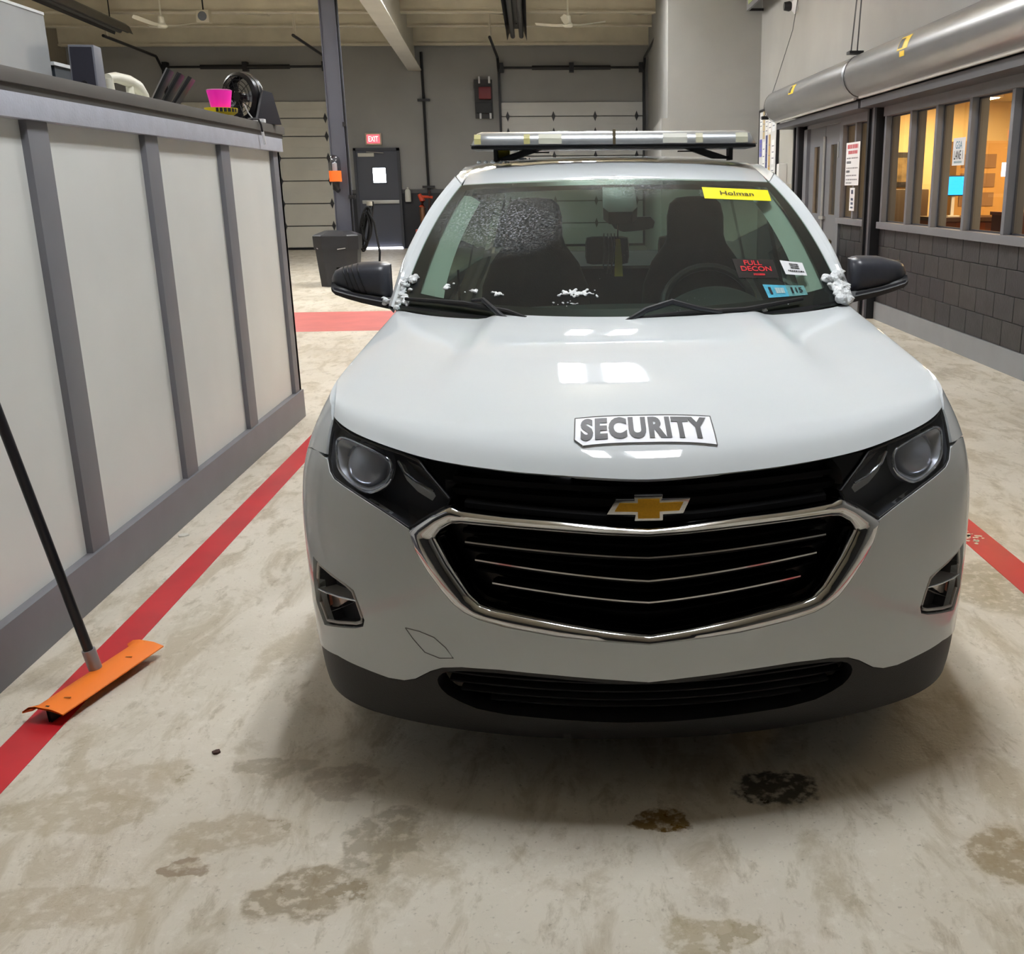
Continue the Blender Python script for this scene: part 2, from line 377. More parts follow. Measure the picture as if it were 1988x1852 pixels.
STAINS = [(-.617,2.05,.13,.11,(140,124,96),.75),(-.47,2.24,.10,.13,(136,124,102),.65),(.217,2.27,.09,.055,(112,84,26),.95),(.548,2.40,.12,.075,(70,66,58),.95),(-1.28,2.41,.20,.09,(170,157,130),.6),(-1.2,2.56,.16,.10,(172,158,132),.55),(-.853,2.30,.15,.09,(164,149,122),.6),(-.629,2.52,.10,.08,(140,124,104),.5),(1.05,2.08,.10,.12,(140,120,84),.7),(-1.18,2.04,.22,.07,(172,158,132),.55),(-.93,2.16,.05,.04,(140,120,96),.8),(.3,1.85,.12,.06,(160,144,108),.6),(1.75,3.75,.25,.3,(140,128,98),.6),(-.83,2.6,.12,.06,(150,138,114),.6)]
build_floor_material(concr)
fl = bx('floor', -12.4, 3.9, -7, 29.2, -.2, 0, concr); struct(fl, 'stained bare concrete floor', 'floor')
redp = M('red_floor_paint', (196,38,46), .4, var=.14, vscale=3)
for (x0, x1, y0, y1) in ((-1.655,-1.53,-3,9.2),(1.785,1.93,-3,12),(-3.9,3.3,11.9,13.85)):
    bx('painted_stripe', x0, x1, y0, y1, 0.0, .0016, redp if y1-y0 > 4 else M('faded_red_paint', (206,110,106), .5, var=.08, vscale=3), fl)
# scuffed white flecks where the right stripe is worn
mb = MB(); R_ = random.Random(5)
for _ in range(60):
    x, y, r = 1.83+R_.gauss(0,.022), 4.36+R_.gauss(0,.06), R_.uniform(.004,.016); mb.add([(x+r*math.cos(a)*R_.uniform(.5,1), y+r*math.sin(a)*R_.uniform(.5,1.2), .0024) for a in [k*math.pi/3 for k in range(6)]], [tuple(range(6))])
o = mb.build('worn_flecks', M('scuff_white', (226,214,190), .6), fl); o['kind'] = 'stuff'
# walls
bk = MB().box(-12.4, 2.7, 28.9, 29.1, 0, 1.46).build('wall_back', dadom); struct(bk, 'grey back wall with dark lower band and overhead doors', 'wall')
MB().box(-12.4, 2.7, 28.9, 29.1, 1.46, 6.2).build('upper_wall', wallb, bk)
MB().box(-12.4, 2.7, 28.87, 28.9, 1.44, 1.54).build('chair_rail', M('rail_grey', (82,82,84), .6), bk)
lf = bx('wall_left', -12.6, -12.4, -7, 29.1, 0, 6.2, M('left_wall_tan', (146,138,124), .8, var=.06, vscale=1)); struct(lf, 'plain tan left side wall', 'wall')
fr = bx('wall_front', -12.6, 4.2, -7.2, -7, 0, 6.2, M('entry_wall', (70,70,70), .8)); struct(fr, 'grey entry wall behind the lane', 'wall')
ceilm = M('ceiling_insulation', (222,215,196), .8, var=.10, vscale=.9, bump=.5, bscale=3)
ce = bx('ceiling', -12.6, 4.2, -7.2, 29.1, 5.55, 5.75, ceilm); struct(ce, 'cream insulated ceiling with exposed purlins', 'ceiling')
pm = M('purlin_cream', (214,207,188), .7, var=.08, vscale=2)
for y in (28.55, 26.6, 24.6, 22.6, 20.6, 18.6):
    MB().box(-12.4, 2.6, y, y+.09, 5.27 if y < 28 else 5.1, 5.55).box(-12.4, 2.6, y-.05, y+.14, 5.25 if y < 28 else 5.08, 5.28 if y < 28 else 5.13).build('purlin', pm, ce)
for x in (-11.0,-7.1,-1.5,.2,1.6):
    MB().tube([(x, 24.7, 5.28), (x+.45, 26.6, 5.5)], .025, 6).tube([(x+.9, 24.7, 5.28), (x+.45, 26.6, 5.5)], .025, 6).build('bracing', pm, ce)
# rafter
A, B = Vector((-3.62, 28.86, 4.5)), Vector((-2.40, 9.5, 4.5)); d = (B-A).normalized(); n = Vector((d.y, -d.x, 0)).normalized()
mb = MB()
for z0, z1, hw in ((4.5,4.53,.17),(4.53,5.52,.02),(5.52,5.55,.17)):
    mb.add([tuple(p+n*s*hw+Vector((0, 0, z-4.5))) for p in (A, B) for s in (-1, 1) for z in (z0, z1)], [(0,1,3,2),(4,6,7,5),(0,4,5,1),(2,3,7,6),(0,2,6,4),(1,5,7,3)])
struct(mb.build('roof_rafter', M('rafter_white', (196,192,180), .6, var=.05, vscale=2)), 'white steel rafter running to the back wall', 'beam')
# column
mb = MB().box(-3.74, -3.725, 18.1, 18.36, 0, 5.55).box(-3.495, -3.48, 18.1, 18.36, 0, 5.55).box(-3.725, -3.495, 18.12, 18.34, 0, 5.55)
cm = mb.build('steel_column', M('column_slate', (84,86,98), .5, var=.05, vscale=3)); struct(cm, 'slate grey steel column beside the black bin', 'column')
MB().tube([(-3.465, 18.14, .3), (-3.465, 18.14, 5.5)], .02, 8).build('conduit', blackst, cm, smooth=True)
MB().box(-3.50,-3.44,18.08,18.12,2.55,2.62).box(-3.49,-3.38,18.08,18.14,1.40,1.46).build('conduit_clip', blackst, cm)
# partition block beyond the office wall
pb = MB(); poly = [(2.05,19.9),(3.9,19.9),(3.9,29.0),(2.46,29.0)]
pb.prism(poly, 5.55, lambda a, b, k: (a, b, k)); pw = pb.build('wall_partition', wallg); struct(pw, 'plain grey projecting partition wall', 'wall')
pb = MB(); pb.prism([(1.93,19.83),(3.75,19.83),(3.75,19.9),(2.46,28.9),(2.36,28.9)], 2.75, lambda a, b, k: (a, b, k)); pb.build('wall_plinth', wallg, pw)
# overhead doors on the back wall
def overhead(name, x0, x1, z1, label, lines, hinges):
    t = thing(name, label, 'garage door', ((x0+x1)/2, 28.86, 0)); t['kind'] = 'structure'
    wid = (x1-x0)/2; pmn = M('door_panel_'+name, (198,195,184) if 'left' in label or 'west' in name else (205,205,202), .6, var=.05, vscale=1.5)
    zs = lines; 
    for a, b in zip(zs[:-1], zs[1:]):
        p = MB().box(-wid, wid, -.05, 0, a+.012, b-.012).build('door_panel', pmn, t, bevel=.008)
        MB().box(-wid, wid, -.055, -.05, (a+b)/2-.012, (a+b)/2+.005).build('panel_rib', pmn, p)
    for hx in hinges:
        for z in zs[1:-1]:
            MB().prism([(-.05,0),(0,.13),(.05,0),(0,-.13)], .02, lambda a, b, k: (hx+a, -.05-k, z+b)).build('hinge', blackst, t)
    MB().box(-wid-.02, wid+.02, -.06, 0, .0, .05).build('bottom_seal', rubber, t)
    for sx in (-1, 1):
        MB().box(sx*(wid+.03)-.03, sx*(wid+.03)+.03, -.12, 0, 0, z1+.75).build('door_track', blackst, t)
        MB().tube([(sx*(wid+.03), -.1, z1+.75), (sx*(wid+.03), -.5, z1+1.05), (sx*(wid+.03), -3.6, z1+1.12)], .035, 6).build('door_track', blackst, t)
        MB().tube([(sx*(wid+.03), -3.4, z1+1.12), (sx*(wid+.03), -3.4, 5.55)], .03, 6).build('track_hanger', pm, t)
    MB().tube([(-wid, -.14, z1+.83), (wid, -.14, z1+.83)], .03, 8).build('spring_shaft', blackst, t, smooth=True)
    MB().tube([(-wid*.55, -.14, z1+.83), (wid*.55, -.14, z1+.83)], .055, 8).build('torsion_spring', blackst, t, smooth=True)
    for sx in (-.98, 0, .98): MB().box(sx*wid-.06, sx*wid+.06, -.2, 0, z1+.72, z1+.95).build('spring_bracket', blackst, t)
    return t
overhead('overhead_door_west', -9.95, -5.86, 3.77, 'cream sectional overhead door on the left of the back wall, half hidden by the column', [.05,.62,1.2,1.78,2.36,2.9,3.35,3.77], (-1.9,.62,1.9))
overhead('overhead_door_east', -1.42, 2.30, 3.72, 'pale sectional overhead door behind the roof light bar', [.05,.62,1.2,1.78,2.36,2.95,3.36,3.72], (-1.7,-.5,.6,1.7))
# exit door
d1 = thing('door_1', 'dark slate exit door with bright square window and push bar', 'door', (-4.75, 28.86, 0)); d1['kind'] = 'structure'
slate = M('door_slate', (72,75,86), .45)
MB().box(-.60, -.53, -.10, 0, 0, 2.60).box(.53, .60, -.10, 0, 0, 2.60).box(-.60, .60, -.10, 0, 2.53, 2.60).build('door_frame', M('door_frame_slate', (60,62,70), .5), d1)
MB().box(-.53, .53, -.06, -.01, .10, 2.53).build('door_leaf', slate, d1)
MB().box(-.12, .21, -.063, -.058, 1.72, 2.09).build('door_window', emission('daylight_pane', (236,244,255), 7.0), d1)
MB().box(-.15, -.12, -.075, -.05, 1.69, 2.12).box(.21, .24, -.075, -.05, 1.69, 2.12).box(-.15, .24, -.075, -.05, 1.69, 1.72).box(-.15, .24, -.075, -.05, 2.09, 2.12).build('window_bead', slate, d1)
MB().box(-.44, .53, -.15, -.06, 1.18, 1.27).build('push_bar', M('brushed_steel', (176,176,172), .35, .6), d1, bevel=.01)
MB().box(-.48, -.06, -.11, -.06, 2.38, 2.47).build('closer_box', M('closer_ivory', (205,202,190), .5), d1, bevel=.008)
MB().tube([(-.25,-.12,2.50),(.2,-.16,2.47)], .012, 6).build('closer_arm', M('brushed_steel'), d1)
MB().box(-.55, .55, -.12, .0, 0.0, .045).build('threshold', emission('daylight_gap', (240,244,255), 2.5), d1)
ex = thing('exit_sign', 'small lit red exit sign above the slate door', 'sign', (-4.80, 28.86, 2.70))
MB().box(-.21, .21, -.07, 0, -.02, .27).build('sign_body', M('sign_ivory', (206,190,170), .5), ex, bevel=.01)
MB().box(-.165, .165, -.075, -.07, .02, .23).build('sign_face', emission('exit_red', (255,62,70), 1.3), ex)
text('lettering', 'EXIT', lambda a, b: (a, -.077, b+.125), emission('exit_letter', (255,150,140), 1.6), ex, 1.0, .0, box=(.25, .13))
# wall clutter near the exit
cp = thing('wall_conduit', 'black vertical pipe with clamps on the back wall', 'pipe', (-3.43, 28.86, 0))
MB().tube([(0,-.06,1.45),(0,-.06,4.95)], .035, 8).build('pipe', blackst, cp, smooth=True)
for z in (1.6, 3.78): MB().box(-.16, .16, -.1, 0, z-.03, z+.03).build('pipe_clamp', blackst, cp)
hr = thing('hose_reel', 'red and black hose reel bracketed high on the back wall', 'hose reel', (-1.86, 28.86, 3.32))
MB().box(-.24, .22, -.12, 0, 0, .95).build('back_plate', M('reel_plate', (52,50,50), .5), hr)
MB().box(-.12, .20, -.30, -.12, .46, .76).build('reel_drum', M('reel_red', (122,30,36), .4), hr, bevel=.03)
MB().box(-.2, .2, -.26, -.12, .12, .38).build('motor_box', blackpl, hr, bevel=.02)
for x in (-.10, .16):
    MB().tube([(x,-.2,-.02),(x,-.2,.22)], .028, 8).build('white_post', white_pr, hr, smooth=True); MB().tube([(x,-.2,.85),(x,-.2,1.02)], .028, 8).build('white_post', white_pr, hr, smooth=True)
MB().box(-.36, -.28, -.03, 0, .72, .9).build('switch_plate', M('switch_grey', (150,150,146), .5), hr)
jk = thing('floor_pump', 'orange-red upright service pump against the dark wall', 'pump', (-3.32, 27.6, 0))
om = M('pump_orange', (196,68,36), .4)
MB().box(-.34, .30, -.2, .2, .12, .55).build('pump_base', om, jk, bevel=.03)
MB().tube([(-.16,0,.5),(-.16,0,1.12)], .075, 14).build('cylinder', M('pump_bronze', (150,110,86), .25, .8), jk, smooth=True)
MB().tube([(-.16,0,1.1),(-.14,0,1.25),(-.22,0,1.42)], [.09,.07,.05], 10).tube([(-.18,0,1.36),(.12,0,1.34)], .035, 8).build('pump_head', om, jk, smooth=True)
MB().tube([(-.02,0,.5),(.05,0,1.5)], .03, 8).build('handle', M('pump_dark', (60,30,26), .5), jk, smooth=True)
for x in (-.25,.2): MB().tube([(x,-.24,.12),(x,.24,.12)], .12, 14).build('caster', M('caster_grey', (150,150,150), .5), jk, smooth=True)
bt = thing('wall_dispenser', 'white bottle dispenser hung on the dark wall band', 'dispenser', (-3.99, 28.8, 1.22))
MB().lathe([(.0,0),(.075,0),(.08,.02),(.08,.28),(.05,.32),(.03,.33),(.03,.38),(0,.38)], (0,0,0), 14).build('bottle', M('bottle_white', (214,214,206), .5), bt, smooth=True)
# bin and hoses at the column
bn = thing('black_bin', 'black hexagonal waste bin with sloped lid by the column', 'trash can', (-3.66, 17.75, 0))
binm = M('bin_black', (34,35,40), .4, var=.1, vscale=8)
hexa = lambda r, z, ry=.8: [(r*math.cos(math.radians(a)), ry*r*math.sin(math.radians(a)), z) for a in (-150,-120,-60,-30,30,60,120,150)]
MB().grid([hexa(.34,0), hexa(.40,.62)], True).build('bin_body', binm, bn)
MB().grid([hexa(.42,.60), hexa(.43,.82), hexa(.40,.84), hexa(.22,.90), hexa(.001,.90)], True).build('bin_lid', binm, bn)
for q in (((.18,-.33,.63),(.05,-.345,.615)), ((-.3,-.24,.63),(-.28,-.26,.62))): MB().tube(q, .008, 6).build('lid_clip', M('clip_silver', (190,190,196), .3, .8), bn)
hs = thing('coiled_hose', 'black hose coiled beside the steel column', 'hose', (-3.22, 18.5, 0))
mb = MB()
for k in range(5):
    r = .20+.03*k; mb.tube([(-.10+r*.36*math.cos(2*math.pi*j/24)+.03*math.sin(k*2.1), .02*k, .92+.05*math.sin(k*1.7)+r*1.25*math.sin(2*math.pi*j/24+k*.3)) for j in range(25)], .018, 6, False)
mb.build('hose_loop', rubber, hs, smooth=True)
MB().tube([(-.05,.0,1.2),(.06,-.05,1.0),(.12,-.05,.5),(.08,-.08,.05)], .02, 8).build('hose_tail', rubber, hs, smooth=True)
MB().lathe([(0,0),(.05,.0),(.05,.07),(0,.07)], (.0,-.05,1.28), 10).build('nozzle', M('nozzle_ivory', (170,165,150), .5), hs, smooth=True)
bc = thing('warning_beacon', 'clear-domed orange warning beacon on the steel column', 'beacon', (-3.66, 17.98, 1.55))
MB().tube([(0,.1,.0),(0,0,.02),(0,0,.14)], [.05,.06,.07], 10).build('beacon_mount', blackst, bc, smooth=True)
MB().lathe([(.0,.13),(.10,.13),(.10,.30),(0,.30)], (0,0,0), 18).build('beacon_base', M('beacon_orange', (255,112,40), .4, emit=.05), bc, smooth=True)
MB().lathe([(.10,.30),(.10,.44),(.085,.50),(.05,.54),(0,.55)], (0,0,0), 18).build('beacon_dome', glass('clear_dome', (214,216,220), 1.6), bc, smooth=True)
MB().lathe([(.04,.30),(.04,.42),(0,.44)], (0,0,0), 10).build('beacon_lamp', M('lamp_frost', (220,220,220), .3), bc, smooth=True)
# ceiling fans, tube heaters, speaker
for x, y, lab in ((-7.9, 23, 'white ceiling fan above the counter end'), (.30, 23, 'white ceiling fan above the roof light bar')):
    t = thing('ceiling_fan', lab, 'ceiling fan', (x, y, 4.72))
    fw = M('fan_white', (226,222,204), .5)
    MB().tube([(0,0,.2),(0,0,.83)], .018, 8).lathe([(.05,.83),(.05,.76),(.02,.7)], (0,0,0), 14).build('down_rod', fw, t, smooth=True)
    MB().lathe([(0,0),(.08,.01),(.12,.05),(.07,.10),(.06,.22),(.02,.26),(0,.26)], (0,0,0), 18).build('motor', fw, t, smooth=True)
    for k in range(3):
        a = math.radians((8,128,248)[k] if x < 0 else (5,150,262)[k]); c, s_ = math.cos(a), math.sin(a)
        mb = MB().grid([[(c*r-s_*w*q, s_*r+c*w*q, .06+.02*q+dz) for q in (-1, 0, 1)] for r, w, dz in ((.10,.03,0),(.25,.05,.0),(.5,.065,.03),(.72,.06,.06),(.78,.02,.07))])
        mb.build('blade', fw, t, smooth=True)
for x0, y0, x1, y1, r, z, lab in ((-.72,20.5,-.86,26.2,.2,5.0,'dark tube heater with reflector hung above the lane'),(-9.0,19.5,-9.35,24.8,.17,4.95,'dark tube heater hung over the far lane')):
    t = thing('tube_heater', lab, 'heater', ((x0+x1)/2, (y0+y1)/2, z))
    cx, cy = (x0+x1)/2, (y0+y1)/2; prof = [(-1.15,-.6),(-.8,.35),(-.35,.7),(.35,.7),(.8,.35),(1.15,-.6)]
    MB().grid([[(x-cx+a*r, y-cy, b*r) for a, b in prof] for x, y in ((x0, y0), (x1, y1))]).build('reflector', M('heater_dark_steel', (58,58,60), .3, .7), t)
    for q in (-.5, .5): MB().tube([(x0-cx+q*r, y0-cy, -.1*r), (x1-cx+q*r, y1-cy, -.1*r)], .055, 10).build('burner_tube', M('heater_tube', (84,82,80), .35, .6), t, smooth=True)
    for k in (.15, .85): MB().tube([(x0+(x1-x0)*k-cx, y0+(y1-y0)*k-cy, .6*r), (x0+(x1-x0)*k-cx, y0+(y1-y0)*k-cy, 5.55-z)], .012, 6).build('hanger', blackst, t)
t = thing('ceiling_speaker', 'small square ceiling speaker box beside the fan', 'speaker', (-7.05, 23, 4.82))
MB().box(-.13, .13, -.1, .1, 0, .24).build('box', M('speaker_beige', (190,182,160), .6), t, bevel=.02); MB().lathe([(0,-.105),(.08,-.105),(.09,-.1)], (0,0,.12), 14, 'y').build('cone', darkin, t); MB().tube([(0,0,.24),(0,0,.73)], .015, 6).build('hanger', blackst, t)
# LED high-bay fixtures
def led(x, y, lab, z=4.95, s=1.0):
    t = thing('led_high_bay', lab, 'ceiling light', (x, y, z), 0, 'LED high-bay fixtures')
    MB().box(-.40, .40, -.70, .70, 0, .06).build('housing', M('fixture_white', (210,210,210), .5), t, bevel=.01)
    for q in (-1, 1): MB().box(q*.245-.115, q*.245+.115, -.66, .66, -.02, .0).build('led_panel', emission('led_light', (248,251,255), LED_STRENGTH), t)
    MB().box(-.25, .25, -.25, .25, .061, .066).build('uplight_slot', emission('led_uplight_strong' if y > 13 else 'led_uplight_soft', (255,250,240), LED_STRENGTH*(1.6 if y > 13 else .16)), t)  # added upward glow panel that brightens the ceiling, stronger on the far fixtures
    for q in (-.35, .35): MB().tube([(q,0,.06),(q,0,5.55-z)], .006, 6).build('hanger', blackst, t)
for k, y in enumerate((2.8, 8.2, 14.6, 19.4)): led(.30, y, ('LED high-bay light over the SUV roof','LED high-bay light over the lane behind the SUV','LED high-bay light over the shutter side of the lane','LED high-bay light near the red cross stripe','LED high-bay light near the ceiling fan')[min(k, 4)], 5.35 if y > 19 else 4.95)
for k, y in enumerate((5.5, 10.5, 15.5, 19.8)): led(-6.6, y, ('LED high-bay light behind the counter','LED high-bay light past the counter end','LED high-bay light over the far lane','LED high-bay light before the back wall doors')[k], 5.35 if y > 19 else 4.95)
led(-1.9, 18.2, 'LED high-bay light between the rafter and the steel column', 5.15)  # extra fixture out of view, added to brighten the back and partition walls
# ------------------------------------------------------------------ the white patrol vehicle
car = thing('security_suv', 'white compact security SUV with roof light bar, parked facing out of the lane', 'car', (.194, 2.27, 0), -.02)
# bonnet
U_ = [math.sin(math.pi/2*k/40) if False else k/40 for k in range(-40, 41)]
T_ = [0,.006,.012,.02,.03,.04,.05,.065,.08,.1,.12,.15]+[.18+.82*k/30 for k in range(31)]
rows = [[S(u*HSM, hood_edge_z(u*HSM)-.004, -.03) for u in U_]]+[[hood(u, t) for u in U_] for t in T_]
loft('hood', rows, paint, car, angle=60)
# magnetic SECURITY plate on the bonnet
def plate(a, b, e=0.0):
    t = .079-.024*a*a+(b+.5)*(.128-.002*a*a); u = a*.193
    h = 3e-3; n = np.cross(hood(u+h, t)-hood(u-h, t), hood(u, t+h)-hood(u, t-h)); n /= np.linalg.norm(n)
    return hood(u, t)+n*(e+.0012)
rows = [[plate(a/12, b/6-.5, .0025) for a in range(-12, 13)] for b in range(7)]
rows[0] = rows[0]; rows[0][0] = plate(-.88, -.5, .0025); rows[0][1] = plate(-.84, -.5, .0025); rows[1][0] = plate(-1, -.30, .0025)
mb = MB().grid(rows)
ring = rows[0]+[r[-1] for r in rows[1:]]+rows[-1][::-1][1:]+[r[0] for r in rows[::-1][1:-1]]
def _down(p): return (p[0], p[1], p[2]-.004)
mb.grid([ring, [_down(p) for p in ring]], True)
sign = mb.build('security_plate', M('plate_white', (236,238,244), .45, var=.04, vscale=20), car, smooth=True)
MB().tube(ring+[ring[0]], .0016, 6, False).build('plate_edge', M('plate_edge_grey', (92,92,92), .6), sign)
text('lettering', 'SECURITY', lambda a, b: plate(a+.005, b+.02, .0042), M('plate_black', (42,43,50), .45), sign, 1.0, .05, box=(1.84, .80), space=1.12, cuts=8)
# bumper, grille, lamps: outlines on the body skin as (arc length, height)
C_OUT = [(0,.780),(.10,.786),(.222,.796),(.348,.801),(.458,.809),(.484,.818),(.530,.795),(.596,.750),(.579,.699),(.550,.651),(.515,.605),(.486,.572),(.458,.552),(.421,.536),(.357,.522),(.229,.506),(.103,.498),(0,.491)]
C_IN = [(0,.756),(.10,.760),(.222,.766),(.348,.771),(.455,.774),(.484,.769),(.507,.755),(.521,.733),(.509,.712),(.489,.676),(.460,.634),(.438,.603),(.412,.581),(.378,.571),(.312,.562),(.186,.543),(.088,.529),(0,.518)]
HEAD = [(.925,.990),(.915,.968),(.902,.944),(.890,.92),(.880,.893),(.860,.866),(.838,.850),(.797,.836),(.757,.822),(.682,.792),(.636,.771),(.598,.753),(.572,.770),(.531,.795),(.500,.812),(.494,.834),(.525,.861),(.563,.893),(.592,.918),(.635,.930),(.705,.942),(.77,.954),(.835,.966),(.88,.976)]
WHITE_LOW = [(0,.378),(.085,.386),(.229,.395),(.376,.400),(.478,.397),(.531,.389),(.565,.375),(.613,.345),(.648,.334),(.696,.333),(.775,.345),(.876,.357),(.97,.350),(1.06,.338)]
FOG = [(.945,.622),(.92,.615),(.86,.600),(.805,.582),(.775,.568),(.762,.532),(.750,.49),(.757,.470),(.783,.460),(.86,.445),(.925,.432),(.965,.49),(.965,.56)]
ARCH_Y = .93
def arch(R, a0, a1, n, cy=ARCH_Y):  # wheel arch as (s, z) points
    return [(s_at(cy-R*math.cos(math.radians(a0+(a1-a0)*k/n))), .36+R*math.sin(math.radians(a0+(a1-a0)*k/n))) for k in range(n+1)]
half = [(0,.491)]+C_OUT[-2:6:-1]+HEAD[10:3:-1]+[(.94,.905),(1.0,.90),(1.1,.88)]+arch(.44, 62, 0, 8)+[(s_at(.49),.338)]+WHITE_LOW[::-1]
half = [p for i, p in enumerate(half) if i == 0 or p != half[i-1]]
bump = panel('front_bumper', both(half), paint, car, holes=[FOG, mir(FOG, -1)], step=.022, skirt=.03)
for sg in (1,):   # tow-hook cover line pressed into one side of the bumper
    strip('tow_cover_seam', mir([(.624,.490),(.585,.486),(.545,.474),(.515,.448),(.497,.421),(.535,.416),(.575,.428),(.605,.462),(.624,.490)], -sg), M('seam_grey', (120,122,124), .6), bump, .0012, .0005)
# chrome surround
def frame_pts():
    o = both(C_OUT); i = both(C_IN); return o, i
o_, i_ = frame_pts(); rows = []
def lerp2(a, b, t): return (a[0]+(b[0]-a[0])*t, a[1]+(b[1]-a[1])*t)
def densify(L, k=4): return [lerp2(L[i], L[(i+1) % len(L)], j/k) for i in range(len(L)) for j in range(k)]
od, idn = densify(o_), densify(i_)
for t, e in ((0,-.012),(.0,.002),(.12,.013),(.35,.018),(.6,.015),(.8,.007),(.84,.002),(.9,.004),(1.0,-.006),(1.0,-.045)):
    rows.append([S(*lerp2(a, b, t), e) for a, b in zip(od, idn)])
MB().grid(rows, True).build('grille_surround', chrome, car, smooth=True, angle=50)
# main grille
def grow(L, d): 
    c = (0, .64); return [(c[0]+(a-c[0])*(1+d), c[1]+(b-c[1])*(1+d)) for a, b in L]
gr = panel('lower_grille', both(C_IN), blackgl, car, off=-.07, step=.05, skirt=0)
def slat(name, zc, ze, se, h=.012, depth=.045, off=-.022, mat=blackgl, trim=True, par=gr):
    n = 28; ss = [-se+2*se*k/n for k in range(n+1)]; zz = [zc+(ze-zc)*(abs(s)/se)**1.15 for s in ss]
    rows = [[S(s, z+a, off+e) for s, z in zip(ss, zz)] for a, e in ((h/2,-depth),(h/2+.004,-.012),(h/4,0),(-h/2,-.004),(-h/2-.004,-depth))]
    o = MB().grid(rows).build(name, mat, par, smooth=True)
    if trim:
        MB().grid([[S(s, z+a, off+.002) for s, z in zip(ss, zz)] for a in (h/4+.0015, h/4-.0025)]).build('slat_trim', chrome, o)
    return o
slat('slat', .700, .724, .455, mat=grb); slat('slat', .642, .680, .430, mat=grb); slat('slat', .587, .624, .388, mat=grb)
slat('slat', .672, .703, .47, trim=False, off=-.04, h=.008, mat=grb); slat('slat', .614, .652, .435, trim=False, off=-.04, h=.008, mat=grb); slat('slat', .556, .59, .36, trim=False, off=-.04, h=.008, mat=grb); slat('slat', .728, .748, .47, trim=False, off=-.04, h=.008, mat=grb)
# upper grille
UP = [(0,.778),(.222,.794),(.348,.799),(.458,.807),(.484,.816),(.497,.815),(.491,.834),(.522,.861),(.560,.893),(.589,.919),(.565,.921),(.46,.911),(.325,.900),(.19,.894),(0,.884)]
ug = panel('upper_grille', both(UP), blackgl, car, off=-.012, step=.03, skirt=.03, offs=lambda s, z: -.055 if .80+.02*abs(s) < z < .888+.03*abs(s) and abs(s) < .49 else -.014)
slat('grille_bar', .835, .852, .50, h=.02, depth=.04, off=-.03, trim=False, par=ug, mat=grb); slat('grille_bar', .866, .884, .53, h=.018, depth=.04, off=-.03, trim=False, par=ug, mat=grb)
slat('grille_bar', .796, .822, .455, h=.018, depth=.03, off=-.012, trim=False, par=ug, mat=grb)
# gold cross emblem
EMB = [(-.099,.811),(-.077,.848),(-.034,.848),(-.034,.858),(.034,.858),(.031,.848),(.099,.848),(.082,.811),(.034,.811),(.034,.796),(-.034,.796),(-.031,.811)]
def embf(y0):
    return lambda a, b, k: (a, y0-k+.10*abs(a), b)
yb = S(0, .83)[1]
em = MB().prism(EMB, .022, embf(yb+.004)).build('emblem', chrome, car, bevel=.004)
em['label'] = 'gold cross-shaped emblem with chrome edge'
ins = [(-.080,.8195),(-.068,.8405),(-.0255,.8405),(-.0255,.8505),(.0255,.8505),(.0255,.8405),(.082,.8405),(.072,.8195),(.0255,.8195),(.0255,.803),(-.0255,.803),(-.0255,.8195)]
MB().prism(ins, .004, embf(yb-.0165)).build('emblem_inlay', gold, em, bevel=.001)
# lower cladding with intake
LOWG = [(0,.372),(.229,.390),(.376,.395),(.478,.392),(.530,.383),(.555,.362),(.552,.335),(.524,.307),(.429,.272),(.210,.262),(0,.245)]
half = [(0,.372)]+[(a, b-.004) for a, b in WHITE_LOW[1:-1]]+[(s_at(.49),.334),(s_at(.49)-.005,.25),(1.0,.225),(.9,.215),(.78,.205),(.6,.195),(.36,.18),(0,.165)]
cl = panel('lower_cladding', both(half), cladm, car, holes=[round_poly(both([(0,.366)]+[(a*.995, b-.008) for a, b in LOWG[1:-1]]+[LOWG[-1]]), 1)], step=.025, skirt=.05, off=-.004)
lg = panel('intake_grille', both(LOWG), M('intake_black', (7,8,10), .5), car, off=-.07, step=.06, skirt=0)
for z0, z1, se in ((.35,.358,.53),(.325,.333,.53),(.30,.308,.5),(.277,.285,.42)):
    slat('intake_bar', z0, z1, se, h=.010, depth=.05, off=-.03, trim=False, par=lg, mat=blackpl)
zb = lambda s: np.interp(abs(s), [0,.36,.6,.78,.9,1.0], [.165,.18,.195,.205,.215,.225])
ls = np.linspace(-.95, .95, 61)
MB().grid([[S(s, zb(s)+.004, -.006) for s in ls], [S(s, zb(s)-.004, -.02) for s in ls], [S(s*.9, zb(s)+.01, -.06)+np.array([0, .12, 0]) for s in ls]]).build('underbody_lip', blackpl, car, smooth=True)
